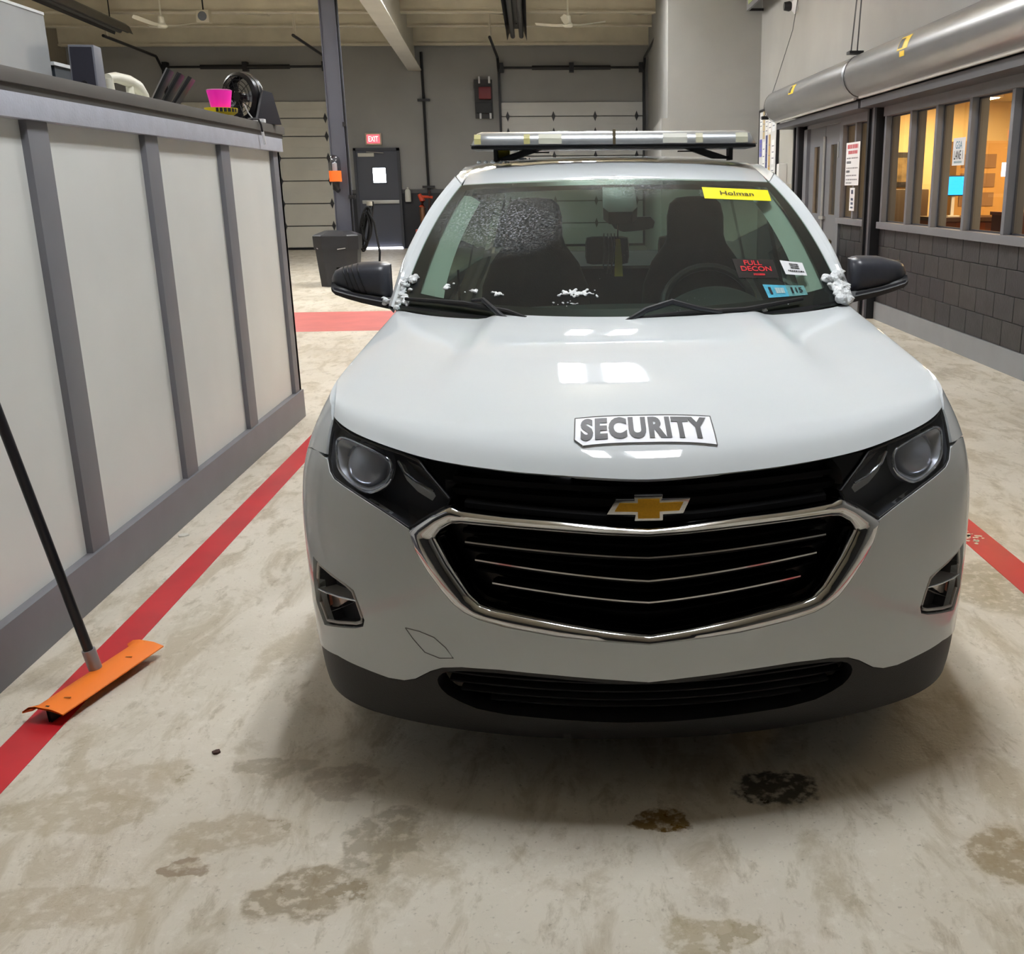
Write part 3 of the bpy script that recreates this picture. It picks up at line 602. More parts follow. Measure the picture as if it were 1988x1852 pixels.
# headlamps
BEZ_A = [(.888,.948),(.858,.903),(.834,.870),(.785,.845),(.732,.826),(.697,.837),(.662,.862),(.668,.912),(.737,.935),(.845,.955)]
BEZ_B = [(.655,.915),(.631,.888),(.589,.865),(.540,.848)]
for sg in (-1, 1):
    hl = panel('headlight', mir(HEAD, sg), darkin, car, off=-.075, step=.05, skirt=-.07)
    if sg == 1: hl['label'] = 'swept headlamp with dark housing, driver side'
    else: hl['label'] = 'swept headlamp with dark housing, passenger side'
    f = lambda a, b, e=0.0: S(a*sg, b, e)
    # projector bowl
    bez = round_poly(BEZ_A, 2)
    rows = [[f(*lerp2(p, (.768,.893), t), e) for p in bez] for t, e in ((-.0,-.016),(.06,-.012),(.12,-.02),(.3,-.045),(.42,-.062),(.62,-.066))]
    MB().grid(rows, True).build('reflector_bowl', M('lamp_reflector', (205,208,214), .3, .3), hl, smooth=True)
    strip('bowl_trim', [(a*sg, b) for a, b in bez], M('lamp_trim', (196,200,206), .16, .9), hl, .0042, -.012, close=True)
    c = f(.768, .893, -.045); mb = MB()
    nrm = Vector(f(.768, .893, 0)-f(.768, .893, -.05)).normalized()
    prof = [(.060*math.cos(k*math.pi/2/9), .034*math.sin(k*math.pi/2/9)) for k in range(10)]
    mb.lathe(prof, n=28); mb.lathe([(.060,0),(.066,.006),(.070,.0),(.070,-.02)], n=28)
    q = Vector((0, 0, 1)).rotation_difference(nrm); mb.v = [tuple(q @ Vector(p)+Vector(c)) for p in mb.v]
    mb.build('projector', M('projector_glass', (168,173,184), .2, .2, coat=1.0), hl, smooth=True)
    # turn-signal strip and inner pocket
    strip('signal_trim', [(a*sg, b) for a, b in BEZ_B], M('lamp_trim'), hl, .004, -.016)
    rows = [[f(*p, e) for p in resample(L, .02, False)] for L, e in ((BEZ_B, -.022),)]
    A = resample([(.648,.905),(.625,.878),(.589,.852),(.545,.832)], .01, False)
    B = resample([(.655,.915),(.631,.888),(.589,.865),(.532,.846)], .01, False); n = min(len(A), len(B))
    MB().grid([[f(*p, -.022) for p in B[:n]], [f(*p, -.040) for p in A[:n]], [f(p[0]+.006, p[1]-.012, -.036) for p in A[:n]]]).build('signal_reflector', M('lamp_grey', (205,207,206), .4), hl, smooth=True)
    MB().grid([[f(*p, -.03) for p in [(.640,.918),(.600,.905),(.565,.884),(.535,.856)]], [f(*p, -.055) for p in [(.625,.895),(.60,.878),(.57,.862),(.545,.85)]]]).build('inner_reflector', M('lamp_dark_grey', (140,137,134), .4, .1), hl, smooth=True)
    panel('lens', mir(HEAD, sg), lensg, hl, off=-.004, step=.03, skirt=0)
    strip('lens_gasket', mir([(a*.998+.001, b) for a, b in HEAD], sg), blackpl, hl, .004, -.006, close=True)
    # fog lamp
    fl = panel('fog_lamp', mir(FOG, sg), M('fog_housing', (78,78,82), .45), car, off=-.06, step=.05, skirt=-.05)
    fl['label'] = 'recessed fog lamp pocket, '+('driver' if sg > 0 else 'passenger')+' side'
    fr = [(.93,.606),(.86,.590),(.808,.574),(.785,.560),(.774,.53),(.763,.492),(.770,.477),(.788,.470),(.86,.456),(.916,.446),(.948,.49),(.948,.56)]
    strip('fog_bezel', mir(fr, sg), M('bezel_grey', (186,184,182), .4, .2), fl, .0045, -.008, close=True)
    MB().grid([[f(*p, e) for p in [(.950,.527),(.90,.532),(.84,.535),(.775,.537)]] for e in (-.004,-.055)]).build('fog_shelf', M('bezel_grey'), fl, smooth=True)
    strip('shelf_edge', mir([(.950,.527),(.90,.532),(.84,.535),(.775,.537)], sg), M('lamp_trim'), fl, .003, -.006)
    MB().grid([[f(*p, e) for p in [(.915,.468),(.86,.492),(.80,.522)]] for e in (-.01,-.055)]).build('fog_shelf', M('bezel_grey'), fl, smooth=True)
    panel('fog_lens', mir([(.945,.520),(.90,.524),(.86,.526),(.815,.528),(.90,.480),(.945,.468)], sg), M('fog_lens', (170,160,150), .2, .2, coat=1), fl, off=-.035, step=.03, skirt=0)
    panel('reflector', mir([(.944,.515),(.925,.516),(.92,.485),(.944,.472)], sg), M('amber', (168,84,50), .3), fl, off=-.030, step=.03, skirt=0)
# wings, doors, quarter panels
def hood_sz(y): return np.interp(y, [.3,.45,.6,.8,1.0,1.2,1.36], [1.008,1.032,1.052,1.077,1.102,1.125,1.148])
for sg in (-1, 1):
    side = 'driver side' if sg > 0 else 'passenger side'
    top = [(s_at(y), hood_sz(y)) for y in (1.36,1.2,1.0,.8,.6,.45,.34)]
    wing = [(.945,.905),(1.0,.903),(1.1,.884)]+arch(.44, 62, 180, 12)+[(s_at(1.42),.36),(s_at(1.42),1.14)]+top+[(.93,.985),(.918,.955),(.905,.93),(.897,.905)]
    panel('wing', mir(wing, sg), paint, car, step=.03, skirt=.02)
    belt = lambda y: np.interp(y, [1.36,2.0,3.0,4.2], [1.15,1.135,1.14,1.15])
    fd = [(s_at(1.43),.30),(s_at(2.42),.30),(s_at(2.42),belt(2.42)),(s_at(1.9),belt(1.9)),(s_at(1.43),1.148)]
    d1 = panel('front_door', mir(fd, sg), paint, car, step=.06, skirt=.02)
    MB().tube([S(sg*s_at(2.15), .93, .03), S(sg*s_at(2.33), .93, .03)], .012).build('door_handle', paint, d1, smooth=True)
    rd = [(s_at(2.43),.30)]+arch(.44, 30, 60, 3, 3.655)+[(s_at(3.45),belt(3.45)),(s_at(2.43),belt(2.43))]
    d2 = panel('rear_door', mir(rd, sg), paint, car, step=.06, skirt=.02)
    MB().tube([S(sg*s_at(3.1), .93, .03), S(sg*s_at(3.28), .93, .03)], .012).build('door_handle', paint, d2, smooth=True)
    qp = [(s_at(3.46),belt(3.46))]+arch(.44, 64, 180, 10, 3.655)+[(s_at(4.3)+.1,.36),(s_at(4.3)+.1,1.15)]
    panel('quarter_panel', mir(qp, sg), paint, car, step=.06, skirt=.02)
    panel('sill_cladding', mir([(s_at(1.38),.2),(s_at(3.2),.2),(s_at(3.2),.30),(s_at(1.38),.30)], sg), cladm, car, step=.08, skirt=.03, off=.004)
    for cy in (ARCH_Y, 3.655):
        o = arch(.445, 0, 180, 18, cy); i = arch(.385, 0, 180, 18, cy)
        MB().grid([[S(sg*a, b, .006) for a, b in o], [S(sg*a, b, .012) for a, b in i], [S(sg*a, b, -.25) for a, b in i]]).build('arch_trim', cladm, car, smooth=True)
        wc = Vector((sg*.80, cy, .36)); wh = bpy.data.objects.new('wheel', None); COL.objects.link(wh); wh.parent = car; wh.location = wc
        MB().lathe([(.23,-.10),(.30,-.115),(.345,-.10),(.36,-.07),(.36,.07),(.345,.10),(.30,.115),(.23,.10)], n=40, axis='x').build('tyre', rubber, wh, smooth=True)
        mb = MB().lathe([(.23,-.10),(.222,-.09),(.21,.0),(.222,.09),(.23,.10)], n=40, axis='x')
        for k in range(5):
            a = 2*math.pi*k/5
            for da in (-.13,.13):
                p0 = (sg*.085, .05*math.cos(a), .05*math.sin(a)); p1 = (sg*.085, .225*math.cos(a+da), .225*math.sin(a+da)); mb.tube([p0, p1], .017, 6)
        mb.lathe([(.001, sg*.10),(.05, sg*.10),(.055, sg*.08),(.055, 0)], n=20, axis='x')
        mb.build('rim', M('alloy', (160,162,165), .3, .9), wh, smooth=True)
# roof and pillars
def roofp(u, y0):
    fade = max(0, 1-(y0-1.87)/.9); hw = np.interp(y0, [1.87,2.2,2.6,3.8,4.3,4.45], [.612,.60,.60,.60,.57,.55])
    return np.array([u*hw, y0+.105*u*u*fade, roofz(y0)-.016*u*u-.012*u**8])
ys = [1.872,1.885,1.90,1.93,1.97,2.03,2.1,2.2,2.3,2.45,2.6,2.8,3.1,3.5,3.9,4.2,4.42]
U2 = [k/20 for k in range(-20, 21)]
rows = [[wshield(u, .985, -.004) for u in U2]]+[[roofp(u, y) for u in U2] for y in ys]
loft('roof', rows, paint, car, angle=60)
PO = [(0,(.832,1.42,1.15)),(.33,(.785,1.56,1.33)),(.66,(.715,1.80,1.49)),(1,(.645,2.06,1.60))]
def pil_out(v): return np.array([np.interp(v, [k for k, _ in PO], _smooth(np.array([p[i] for _, p in PO]), 0) if False else [p[i] for _, p in PO]) for i in range(3)])
for sg in (-1, 1):
    vv = [k/24 for k in range(25)]
    mx = np.array([sg, 1, 1])
    O = np.array([pil_out(v) for v in vv]); O = np.stack([_smooth(O[:, i], 2) for i in range(3)], 1)
    I = np.array([wshield(1, v) for v in vv])
    rows = []
    for t, e in ((0,-.012),(.0,0),(.3,.012),(.42,.004),(.5,.012),(.75,.010),(1,-.004)):
        rows.append([(I[k]*(1-t)+O[k]*t+np.array([.5,-.35,.6])*e)*mx for k in range(25)])
    rows.append([(O[k]+np.array([-.01,.06,-.03]))*mx for k in range(25)])
    loft('windshield_pillar', rows, paint, car, angle=50)
    yy = [2.06,2.2,2.4,2.7,3.0,3.4,3.8,4.2,4.4]
    top = [roofp(1, max(1.872, y-.1)) for y in yy]; top[0] = wshield(1, 1.0)
    out = [np.array([np.interp(y, [2.06,2.4,3.8,4.4], [.645,.662,.66,.62]), y, np.interp(y, [2.06,2.4,3.0,3.8,4.4], [1.60,1.615,1.62,1.60,1.53])]) for y in yy]
    out[0] = O[-1]
    loft('roof_side_rail', [[p*mx for p in top], [(p*.5+q*.5+np.array([.006,0,.014]))*mx for p, q in zip(top, out)], [p*mx for p in out], [(p+np.array([-.02,0,-.03]))*mx for p in out]], paint, car, angle=60)
    # side glass and pillars
    def glasspt(y, k):
        b = S(s_at(y), belt(y)-.01)+np.array([-.03, 0, 0]); t = np.array([np.interp(y, [1.5,2.06,2.4,3.8,4.4], [.80,.64,.65,.645,.61]), y, np.interp(y, [1.45,1.75,2.06,2.4,3.0,3.8,4.4], [1.16,1.43,1.585,1.60,1.605,1.585,1.52])])
        return (b+(t-b)*k)*mx
    for nm, y0, y1, mt in (('side_window',1.46,2.40,sglass),('pillar_cover',2.40,2.50,blackgl),('side_window',2.50,3.42,sglass),('pillar_cover',3.42,3.52,blackgl),('side_window',3.52,4.1,sglass),('rear_pillar',4.1,4.42,paint)):
        ya = [y0+(y1-y0)*k/8 for k in range(9)]
        loft(nm, [[glasspt(y, k) for y in ya] for k in (0,.5,1)], mt, car)
# windshield
loft('windshield', [[wshield(u, v) for u in [k/24 for k in range(-24, 25)]] for v in [k/20 for k in range(21)]], wglass, car, angle=60)
ws = car.children[-1]
ws['label'] = 'green-tinted windshield with frost and stickers'
def band(pts_out, pts_in, name):
    MB().grid([[wshield(*p, -.003) for p in pts_out], [wshield(*p, -.003) for p in pts_in]]).build(name, M('ceramic_black', (9,10,12), .3), ws, smooth=True)
n = 30; us = [-1+2*k/n for k in range(n+1)]
band([(u, 0) for u in us], [(u*.97, .085+.03*u**6) for u in us], 'ceramic_band')
band([(u, 1) for u in us], [(u*.965, .945-.012*abs(u)**6) for u in us], 'ceramic_band')
vs_ = [k/n for k in range(n+1)]
for sg in (-1, 1): band([(sg, v) for v in vs_], [(sg*(.925+.02*v), v) for v in vs_], 'ceramic_band')
# wipers and cowl
loft('cowl', [[hood(u, 1)+np.array([0,.0,-.012]) for u in U_], [wshield(u, .02, .008)+np.array([0,0,-.004]) for u in U_], [wshield(u, -.06, -.06) for u in U_]], blackpl, car)
wl = MB().tube([wshield(-.97,.045,.016), wshield(-.7,.052,.02), wshield(-.5,.03,.02), wshield(-.42,.005,.022)], [.006,.010,.009,.005], 8).build('wiper', rubber, car, smooth=True)
MB().tube([wshield(-.66,.062,.03), wshield(-.61,.066,.034), wshield(-.53,.01,.02), wshield(-.47,-.03,.02)], [.004,.008,.010,.012], 8).build('wiper_arm', M('wiper_metal', (58,60,64), .35, .5), wl, smooth=True)
wr = MB().tube([wshield(.02,.015,.016), wshield(.25,.028,.02), wshield(.5,.022,.02), wshield(.78,.045,.018)], [.005,.010,.010,.006], 8).build('wiper', rubber, car, smooth=True)
MB().tube([wshield(-.02,-.01,.02), wshield(.08,.04,.03), wshield(.19,.068,.036), wshield(.30,.035,.03), wshield(.4,.02,.022)], [.007,.010,.010,.008,.006], 8).build('wiper_arm', M('wiper_metal'), wr, smooth=True)
# stickers on the glass (seen through or on the outer face)
def quad_map(c, e):   # c: four (u, v) corners TL TR BR BL -> map (a, b) in -1..1 onto the glass
    def f(a, b):
        s, t = (a+1)/2, (b+1)/2; top = lerp2(c[0], c[1], s); bot = lerp2(c[3], c[2], s); p = lerp2(bot, top, t); return wshield(p[0], p[1], e)
    return f
def sticker(name, c, mat, label, e=.002, n=8):
    f = quad_map(c, e); o = MB().grid([[f(-1+2*i/n, -1+2*j/n) for i in range(n+1)] for j in range(n+1)]).build(name, mat, ws, smooth=True); o['label'] = label
    return o, quad_map(c, e+.0022)
st, f = sticker('yellow_band', [(.512,.908),(.926,.885),(.893,.767),(.497,.795)], M('fluorescent_yellow', (245,232,10), .5), 'fluorescent yellow windshield strip')
text('lettering', 'Holman', f, M('brown_ink', (70,60,8), .6), st, 1.0, .01, box=(1.0, .72), cuts=4)
st, f = sticker('clear_decal', [(.522,.332),(.723,.307),(.719,.194),(.526,.215)], M('decal_charcoal', (38,38,40), .3), 'dark decal with red lettering')
red = M('decal_red', (205,34,46), .5)
text('lettering', 'FULL', lambda a, b: f(a-.08, b+.55), red, st, 1.0, .02, box=(.86, .52)); text('lettering', 'DECON', lambda a, b: f(a, b-.08), red, st, 1.0, .02, box=(1.5, .52)); print_marks(f, -.22, .34, -.68, .2, red, st, 4)
st, f = sticker('oil_label', [(.756,.300),(.866,.269),(.863,.187),(.759,.211)], white_pr, 'white printed service label')
for k, (w_, yy) in enumerate(((.8,.55),(.8,.25),(.8,-.05),(1.5,-.5))): print_marks(f, -w_/2+.1, w_/2+.1, yy, .2, ink, st, k)
st, f = sticker('inspection_sticker', [(.628,.166),(.735,.148),(.737,.084),(.637,.090)], M('sticker_blue', (74,168,196), .5, var=.2, vscale=60), 'blue inspection sticker')
text('lettering', '1', lambda a, b: f(a-.55, b), ink, st, 1.0, .02, box=(.22, 1.1)); print_marks(f, -.1, .7, .0, .9, M('sticker_pale', (190,214,214), .5), st, 8)
st, f = sticker('inspection_sticker', [(.735,.148),(.825,.133),(.828,.079),(.737,.084)], M('sticker_teal', (96,150,150), .5, var=.25, vscale=50), 'teal and rust inspection sticker')
text('lettering', '1', lambda a, b: f(a-.5, b), ink, st, 1.0, .02, box=(.22, 1.1)); text('lettering', '15', lambda a, b: f(a+.25, b), ink, st, 1.0, .02, box=(.7, 1.0))
# mirrors
for sg in (-1, 1):
    mr = bpy.data.objects.new('door_mirror', None); COL.objects.link(mr); mr.parent = car; mr['label'] = 'black ribbed door mirror, '+('driver' if sg > 0 else 'passenger')+' side'
    def sect(x):  # cross-section of the shell: list of (y, z)
        k = (x-.832)/(1.045-.832); zt = np.interp(k, [0,.1,.5,.85,.95,1.0], [1.290,1.300,1.298,1.280,1.268,1.245]); zb = np.interp(k, [0,.5,.9,1], [1.163,1.182,1.202,1.218]); d = np.interp(k, [0,.08,.6,.9,1], [.07,.095,.10,.075,.03])
        zc, h = (zt+zb)/2, (zt-zb)/2; pts = []
        for j in range(16):
            a = math.pi*j/15; ca, sa = math.cos(a), math.sin(a); pts.append((1.55-d*abs(sa)**.55, zc+h*math.copysign(abs(ca)**.6, ca)))
        return pts
    xs = [.832,.838,.848,.865,.885,.91,.94,.965,.99,1.01,1.028,1.04,1.046]
    shell = [[(sg*x, y-.012*(x-.83)/.2*-1, z) for y, z in sect(x)] for x in xs]
    mb = MB().grid(shell)
    mb.f.append(tuple(range(16))[::-1])
    mb.build('mirror_shell', M('mirror_plastic', (60,62,70), .35, var=.08, vscale=60), mr, smooth=True, angle=60)
    for k, x in enumerate((.925,.945,.963,.98)) if sg < 0 else ():
        pts = [(sg*(x+.014*(z-1.24)/.05), y-.0015+.012*(x-.83)/.2, z) for y, z in sect(x)[2:13]]
        MB().tube(pts, .0022, 6).build('shell_rib', blackpl, mr, smooth=True)
    rows = [[(sg*x, y, z) for y, z in ((1.55,1.163+o+.012),(1.47,1.168+o+.010),(1.452,1.160+o),(1.458,1.140+o*1.15),(1.53,1.128+o*1.2),(1.57,1.14+o))] for x, o in ((.80,-.004),(.84,.0),(.88,.008),(.93,.018),(.98,.031),(1.02,.044),(1.032,.055))]
    MB().grid(rows, True).build('mirror_base', blackpl, mr, smooth=True)
    MB().grid([[(sg*x, y-.004, z) for y, z in ((1.447,1.166+o),(1.447,1.175+o))] for x, o in ((.84,.0),(.88,.008),(.93,.018),(.98,.031),(1.02,.044))]).build('mirror_crease', M('mirror_plastic'), mr)
    MB().box(sg*.84, sg*1.03, 1.552, 1.558, 1.185, 1.28).build('mirror_glass', chrome, mr)
    MB().grid([[(sg*.78, 1.40, 1.13), (sg*.80, 1.58, 1.13)], [(sg*.85, 1.46, 1.15), (sg*.85, 1.56, 1.15)]]).build('mirror_foot', blackpl, mr)
# roof light bar
lb = bpy.data.objects.new('roof_light_bar', None); COL.objects.link(lb); lb.parent = car; lb['label'] = 'long clear roof light bar on black feet'; lb.location = (0, 2.30, 0)
def bar_end(k): return math.sqrt(max(0, 1-k*k))
MB().box(-.586, .586, -.135, .135, 1.703, 1.716).build('bar_tray', blackpl, lb, bevel=.005)
domem = M('light_bar_dome', (188,193,197), .28, .6, var=.10, vscale=9, coat=1)
for a0, a1 in ((-.588,-.006),(.006,.588)):
    rows = []
    N = 24
    for k in range(N+1):
        x = a0+(a1-a0)*k/N; e = min(1, (.588-abs(x))/.045) ; e = math.sqrt(max(0.02, 1-(1-e)**2)) if e < 1 else 1
        prof = [(-.135*(.6+.4*e), 1.716),(-.138*(.6+.4*e),1.725),(-.135*(.6+.4*e), 1.716+.030*e),(-.118*(.6+.4*e),1.716+.048*e),(-.09,1.716+.056*e),(0,1.716+.058*e),(.09,1.716+.056*e),(.118*(.6+.4*e),1.716+.048*e),(.138*(.6+.4*e),1.725),(.135*(.6+.4*e),1.716)]
        rows.append([(x, y, z) for y, z in prof])
    d = MB().grid(rows); n0 = 10; d.f.append(tuple(range(n0))); d.f.append(tuple(range(N*n0, N*n0+n0)))
    d.build('light_dome', domem, lb, smooth=True, angle=60)
MB().box(-.006, .006, -.139, .139, 1.714, 1.777).build('centre_divider', M('divider_brass', (120,110,88), .4, .6), lb, bevel=.002)
for x0, x1, c in ((-.37,-.345,(196,190,130)),(-.31,-.215,(206,206,190)),(.20,.30,(206,206,196)),(.335,.365,(200,196,170)),(.50,.55,(190,190,170)),(-.572,-.545,(196,180,130))):
    MB().grid([[(x, -.1395, z) for x in (x0, x1)] for z in (1.722, 1.744)]+[[(x, -.125, 1.761) for x in (x0, x1)]]).build('lamp_module', M('module_%d_%d' % (c[0], c[2]), c, .4), lb)
MB().box(-.588, .588, -.142, -.136, 1.716, 1.7185).build('lens_rim', M('rim_dark', (38,38,42), .4), lb)
for sg in (-1, 1):
    ft = MB().prism([(.30,1.703),(.38,1.703),(.475,1.672),(.50,1.672),(.50,1.660),(.42,1.662)], .05, lambda a, b, k: (sg*a, -.03+k, b)).build('mounting_foot', blackpl, lb, bevel=.002)
    MB().box(sg*.488, sg*.502, -.05, .05, 1.655, 1.704).build('foot_strap', rubber, ft)
    MB().tube([(sg*.27, -.03, 1.692), (sg*.34, -.03, 1.692)], .003, 6).build('foot_bolt', blackpl, ft)
MB().box(-.505, -.44, .02, .06, 1.664, 1.703).build('yellow_tag', M('tag_yellow', (206,196,40), .6), lb)
# cabin
MB().grid([[(x*.72, y+.0*x, z-.035*abs(x)**2) for x in [k/10 for k in range(-10, 11)]] for y, z in ((1.12,1.085),(1.40,1.120),(1.62,1.128),(1.74,1.10),(1.78,1.02),(1.72,.6))]).build('dashboard', dashm, car, smooth=True, angle=60)
MB().grid([[(.36+x*.20, y, z-.075*x*x) for x in [k/8 for k in range(-8, 9)]] for y, z in ((1.45,1.13),(1.56,1.185),(1.66,1.185),(1.70,1.12))]).build('instrument_hood', dashm, car, smooth=True)
st = MB(); ring = []
for k in range(33):
    a = 2*math.pi*k/32; ring.append((.355+.185*math.cos(a), 1.80+.185*math.sin(a)*.42, 1.075+.185*math.sin(a)*.90))
st.tube(ring, .016, 8, False); st.tube([(.20,1.80,1.075),(.355,1.76,1.06),(.51,1.80,1.075)], .022, 8); st.tube([(.355,1.76,1.06),(.355,1.72,.93)], .02, 8)
st.build('steering_wheel', M('wheel_leather', (30,31,33), .45), car, smooth=True)
for cx in (-.355, .375):
    se = bpy.data.objects.new('front_seat', None); COL.objects.link(se); se.parent = car; se.location = (cx, 2.3, 0)
    MB().box(-.26, .26, -.38, .14, .42, .62).build('seat_cushion', seatm, se, bevel=.07, seg=3)
    prof = [(.60,.25,.13),(.75,.255,.12),(1.0,.25,.11),(1.12,.24,.10),(1.22,.20,.095),(1.30,.14,.09),(1.34,.128,.085),(1.42,.128,.08),(1.475,.115,.07),(1.50,.085,.05),(1.507,.02,.02)]
    rows = []
    for z, hw, d in prof:
        yc = .12+(z-.6)*.13; row = []
        for k in range(24):
            a = 2*math.pi*k/24; c, s_ = math.cos(a), math.sin(a); row.append((hw*math.copysign(abs(c)**.5, c), yc+d*.8*math.copysign(abs(s_)**.6, s_), z))
        rows.append(row)
    MB().grid(rows, True).build('seat_back', seatm, se, smooth=True, angle=70)
rs = bpy.data.objects.new('rear_seat', None); COL.objects.link(rs); rs.parent = car
MB().box(-.62, .62, 3.05, 3.5, .45, .65).build('seat_cushion', seatm, rs, bevel=.06)
MB().box(-.62, .62, 3.42, 3.58, .6, 1.13).build('seat_back', seatm, rs, bevel=.05)
for x in (-.40, 0, .40): MB().box(x-.12, x+.12, 3.46, 3.56, 1.14, 1.29).build('rear_headrest', seatm, rs, bevel=.04)
for sg in (-1, 1):
    vv = [k/12 for k in range(13)]
    MB().grid([[wshield(sg*(.955), .05+.87*v, -.02) for v in vv], [wshield(sg*(.90+.01*v-.05*(1-v)**6), .05+.87*v, -.025) for v in vv], [wshield(sg*(.862-.03*(1-v)**5), .05+.87*v, -.05) for v in vv]]).build('pillar_trim', trimg, car, smooth=True)
MB().grid([[roofp(u*.95, y)+np.array([0,.04,-.045]) for u in U2] for y in (1.90,2.1,2.4,3.0,3.6,4.2)]).build('headliner', trimg, car, smooth=True)
MB().grid([[(sg, 2.43, z) for z in (.6,1.1,1.2)] for sg in (-.70,-.69)]).build('belt_pillar', blackpl, car)
sh = MB().prism([(-.062,.965),(.066,.965),(.066,.74),(.045,.70),(-.04,.70),(-.06,.74)], .05, lambda a, b, k: wshield(a/.65, b, -.006-k)).build('sensor_housing', M('sensor_black', (26,25,26), .4), car, bevel=.004)
MB().prism([(-.02,1.452),(.06,1.438),(.125,1.44),(.142,1.42),(.135,1.395),(.10,1.388),(.02,1.382),(-.015,1.395),(-.032,1.42)], .03, lambda a, b, k: (a, 1.80+k, b)).build('rearview_mirror', M('sensor_black'), car, bevel=.006)
MB().tube([(.03,1.82,1.50),(.05,1.81,1.43)], .012, 8).build('mirror_stalk', blackpl, car, smooth=True)
# tail
MB().grid([[(u*.60, 4.40+(1-abs(u)**2)*.03, 1.565-.01*u*u) for u in U2], [(u*.70, 4.52+(1-u*u)*.05, 1.15) for u in U2]]).build('rear_window', sglass, car, smooth=True)
panel('tailgate', [(s_at(4.3)+.101,.35),(_sl[-1]-.001,.35),(_sl[-1]-.001,1.15),(s_at(4.3)+.101,1.15)], paint, car, step=.08, skirt=0)
panel('tailgate', mir([(s_at(4.3)+.101,.35),(_sl[-1]-.001,.35),(_sl[-1]-.001,1.15),(s_at(4.3)+.101,1.15)], -1), paint, car, step=.08, skirt=0)
MB().box(-.70, .70, .50, 4.45, .23, .30).box(-.45, .45, .22, .50, .23, .30).box(-.66, .66, .32, 1.05, .30, .84).box(-.72, .72, 1.05, 1.10, .3, 1.03).build('underbody', M('underbody_black', (12,12,13), .9), car)  # plain black boxes added under the body shell to block light
MB().box(-.78, .78, 1.5, 4.4, .30, .42).build('cabin_floor', M('carpet_black', (20,20,21), .95), car)
# snow left on the glass and scuttle
def clump(name, pts, label, parent=None, vox=.0025):
    mb = MB()
    for p, r in pts:
        rng = random.Random(int(1e5*(p[0]+2*p[1]))); c = Vector(p)
        n, k = 8, 5; rows = []
        for i in range(k+1):
            a = math.pi*i/k; rows.append([tuple(c+Vector((math.sin(a)*math.cos(2*math.pi*j/n), math.sin(a)*math.sin(2*math.pi*j/n), math.cos(a)*.7))*r*rng.uniform(.7, 1.25)) for j in range(n)])
        mb.grid(rows, True)
    o = mb.build(name, snowm, parent, smooth=True, angle=180); o['kind'] = 'stuff'
    if vox:
        md = o.modifiers.new('merge', 'REMESH'); md.mode = 'VOXEL'; md.voxel_size = vox; md.use_smooth_shade = True
        md = o.modifiers.new('soften', 'SMOOTH'); md.iterations = 4; md.factor = .5
    if label: o['label'] = label
    return o
R_ = random.Random(3)
pts = [(wshield(R_.uniform(.945, 1.03), R_.uniform(.0, .17), R_.uniform(.0, .02)), R_.uniform(.010, .024)) for _ in range(46)]
clump('snow_clump', pts, 'packed snow in the windshield corner, driver side', car)
pts = [(wshield(-R_.uniform(.965, 1.02), R_.uniform(.0, .2), R_.uniform(.0, .01)), R_.uniform(.005, .014)) for _ in range(34)]
pts += [((-.835+R_.uniform(-.02,.025), 1.46+R_.uniform(-.03,.03), 1.165+R_.uniform(-.01,.012)), R_.uniform(.006, .013)) for _ in range(14)]
clump('snow_clump', pts, 'thin snow in the windshield corner, passenger side', car)
pts = []
for (u, v, su, sv, n_, r) in ((-.80,.161,.02,.012,9,.006),(-.676,.142,.03,.01,10,.006),(-.568,.137,.03,.01,9,.006),(-.21,.158,.075,.018,60,.006),(-.25,.105,.06,.012,16,.004),(-.45,.01,.05,.012,30,.008),(.60,.03,.012,.015,8,.006),(.2,.12,.12,.02,24,.0022),(.08,.38,.12,.04,24,.002),(-.2,.3,.4,.2,24,.0018),(.3,.05,.3,.03,16,.003)):
    for _ in range(n_): pts.append((wshield(u+R_.gauss(0, su*.6), v+R_.gauss(0, sv*.6), .002), r*R_.uniform(.6, 1.3)))
clump('ice_specks', pts, 'scattered ice specks on the windshield', car)
pts = [((-.50+R_.gauss(0,.03), 2.26+R_.gauss(0,.02), 1.655), R_.uniform(.006,.012)) for _ in range(14)]+[((-.40+R_.gauss(0,.03), 2.3, 1.668), R_.uniform(.004,.008)) for _ in range(8)]
clump('roof_snow', pts, 'bits of snow under the light bar', car)
# things hanging from the mirror
ly = thing('yellow_lanyard', 'yellow strap hanging from the rearview mirror', 'lanyard', (.194+.03, 2.27+1.75, 1.36))
MB().grid([[(-.008+.0, 0, .0), (.010, 0, .0)], [(-.012, -.01, -.07), (.016, -.01, -.07)], [(-.014, -.02, -.14), (.018, -.02, -.14)]]).build('strap', M('lanyard_yellow', (190,170,40), .7), ly)
MB().tube([(0,0,0),(.004,.03,.05)], .003, 6).build('cord', blackpl, ly)
bd = thing('black_beads', 'black beaded cords hanging from the rearview mirror', 'beads', (.194+.0, 2.27+1.75, 1.38))
for k, (dx, L) in enumerate(((-.022,.13),(-.008,.15),(.006,.15),(.018,.08))):
    MB().tube([(dx, 0, 0), (dx+.008*math.sin(k), -.012, -L*.5), (dx-.006, -.02, -L)], .0028, 6).build('cord', blackpl, bd, smooth=True)
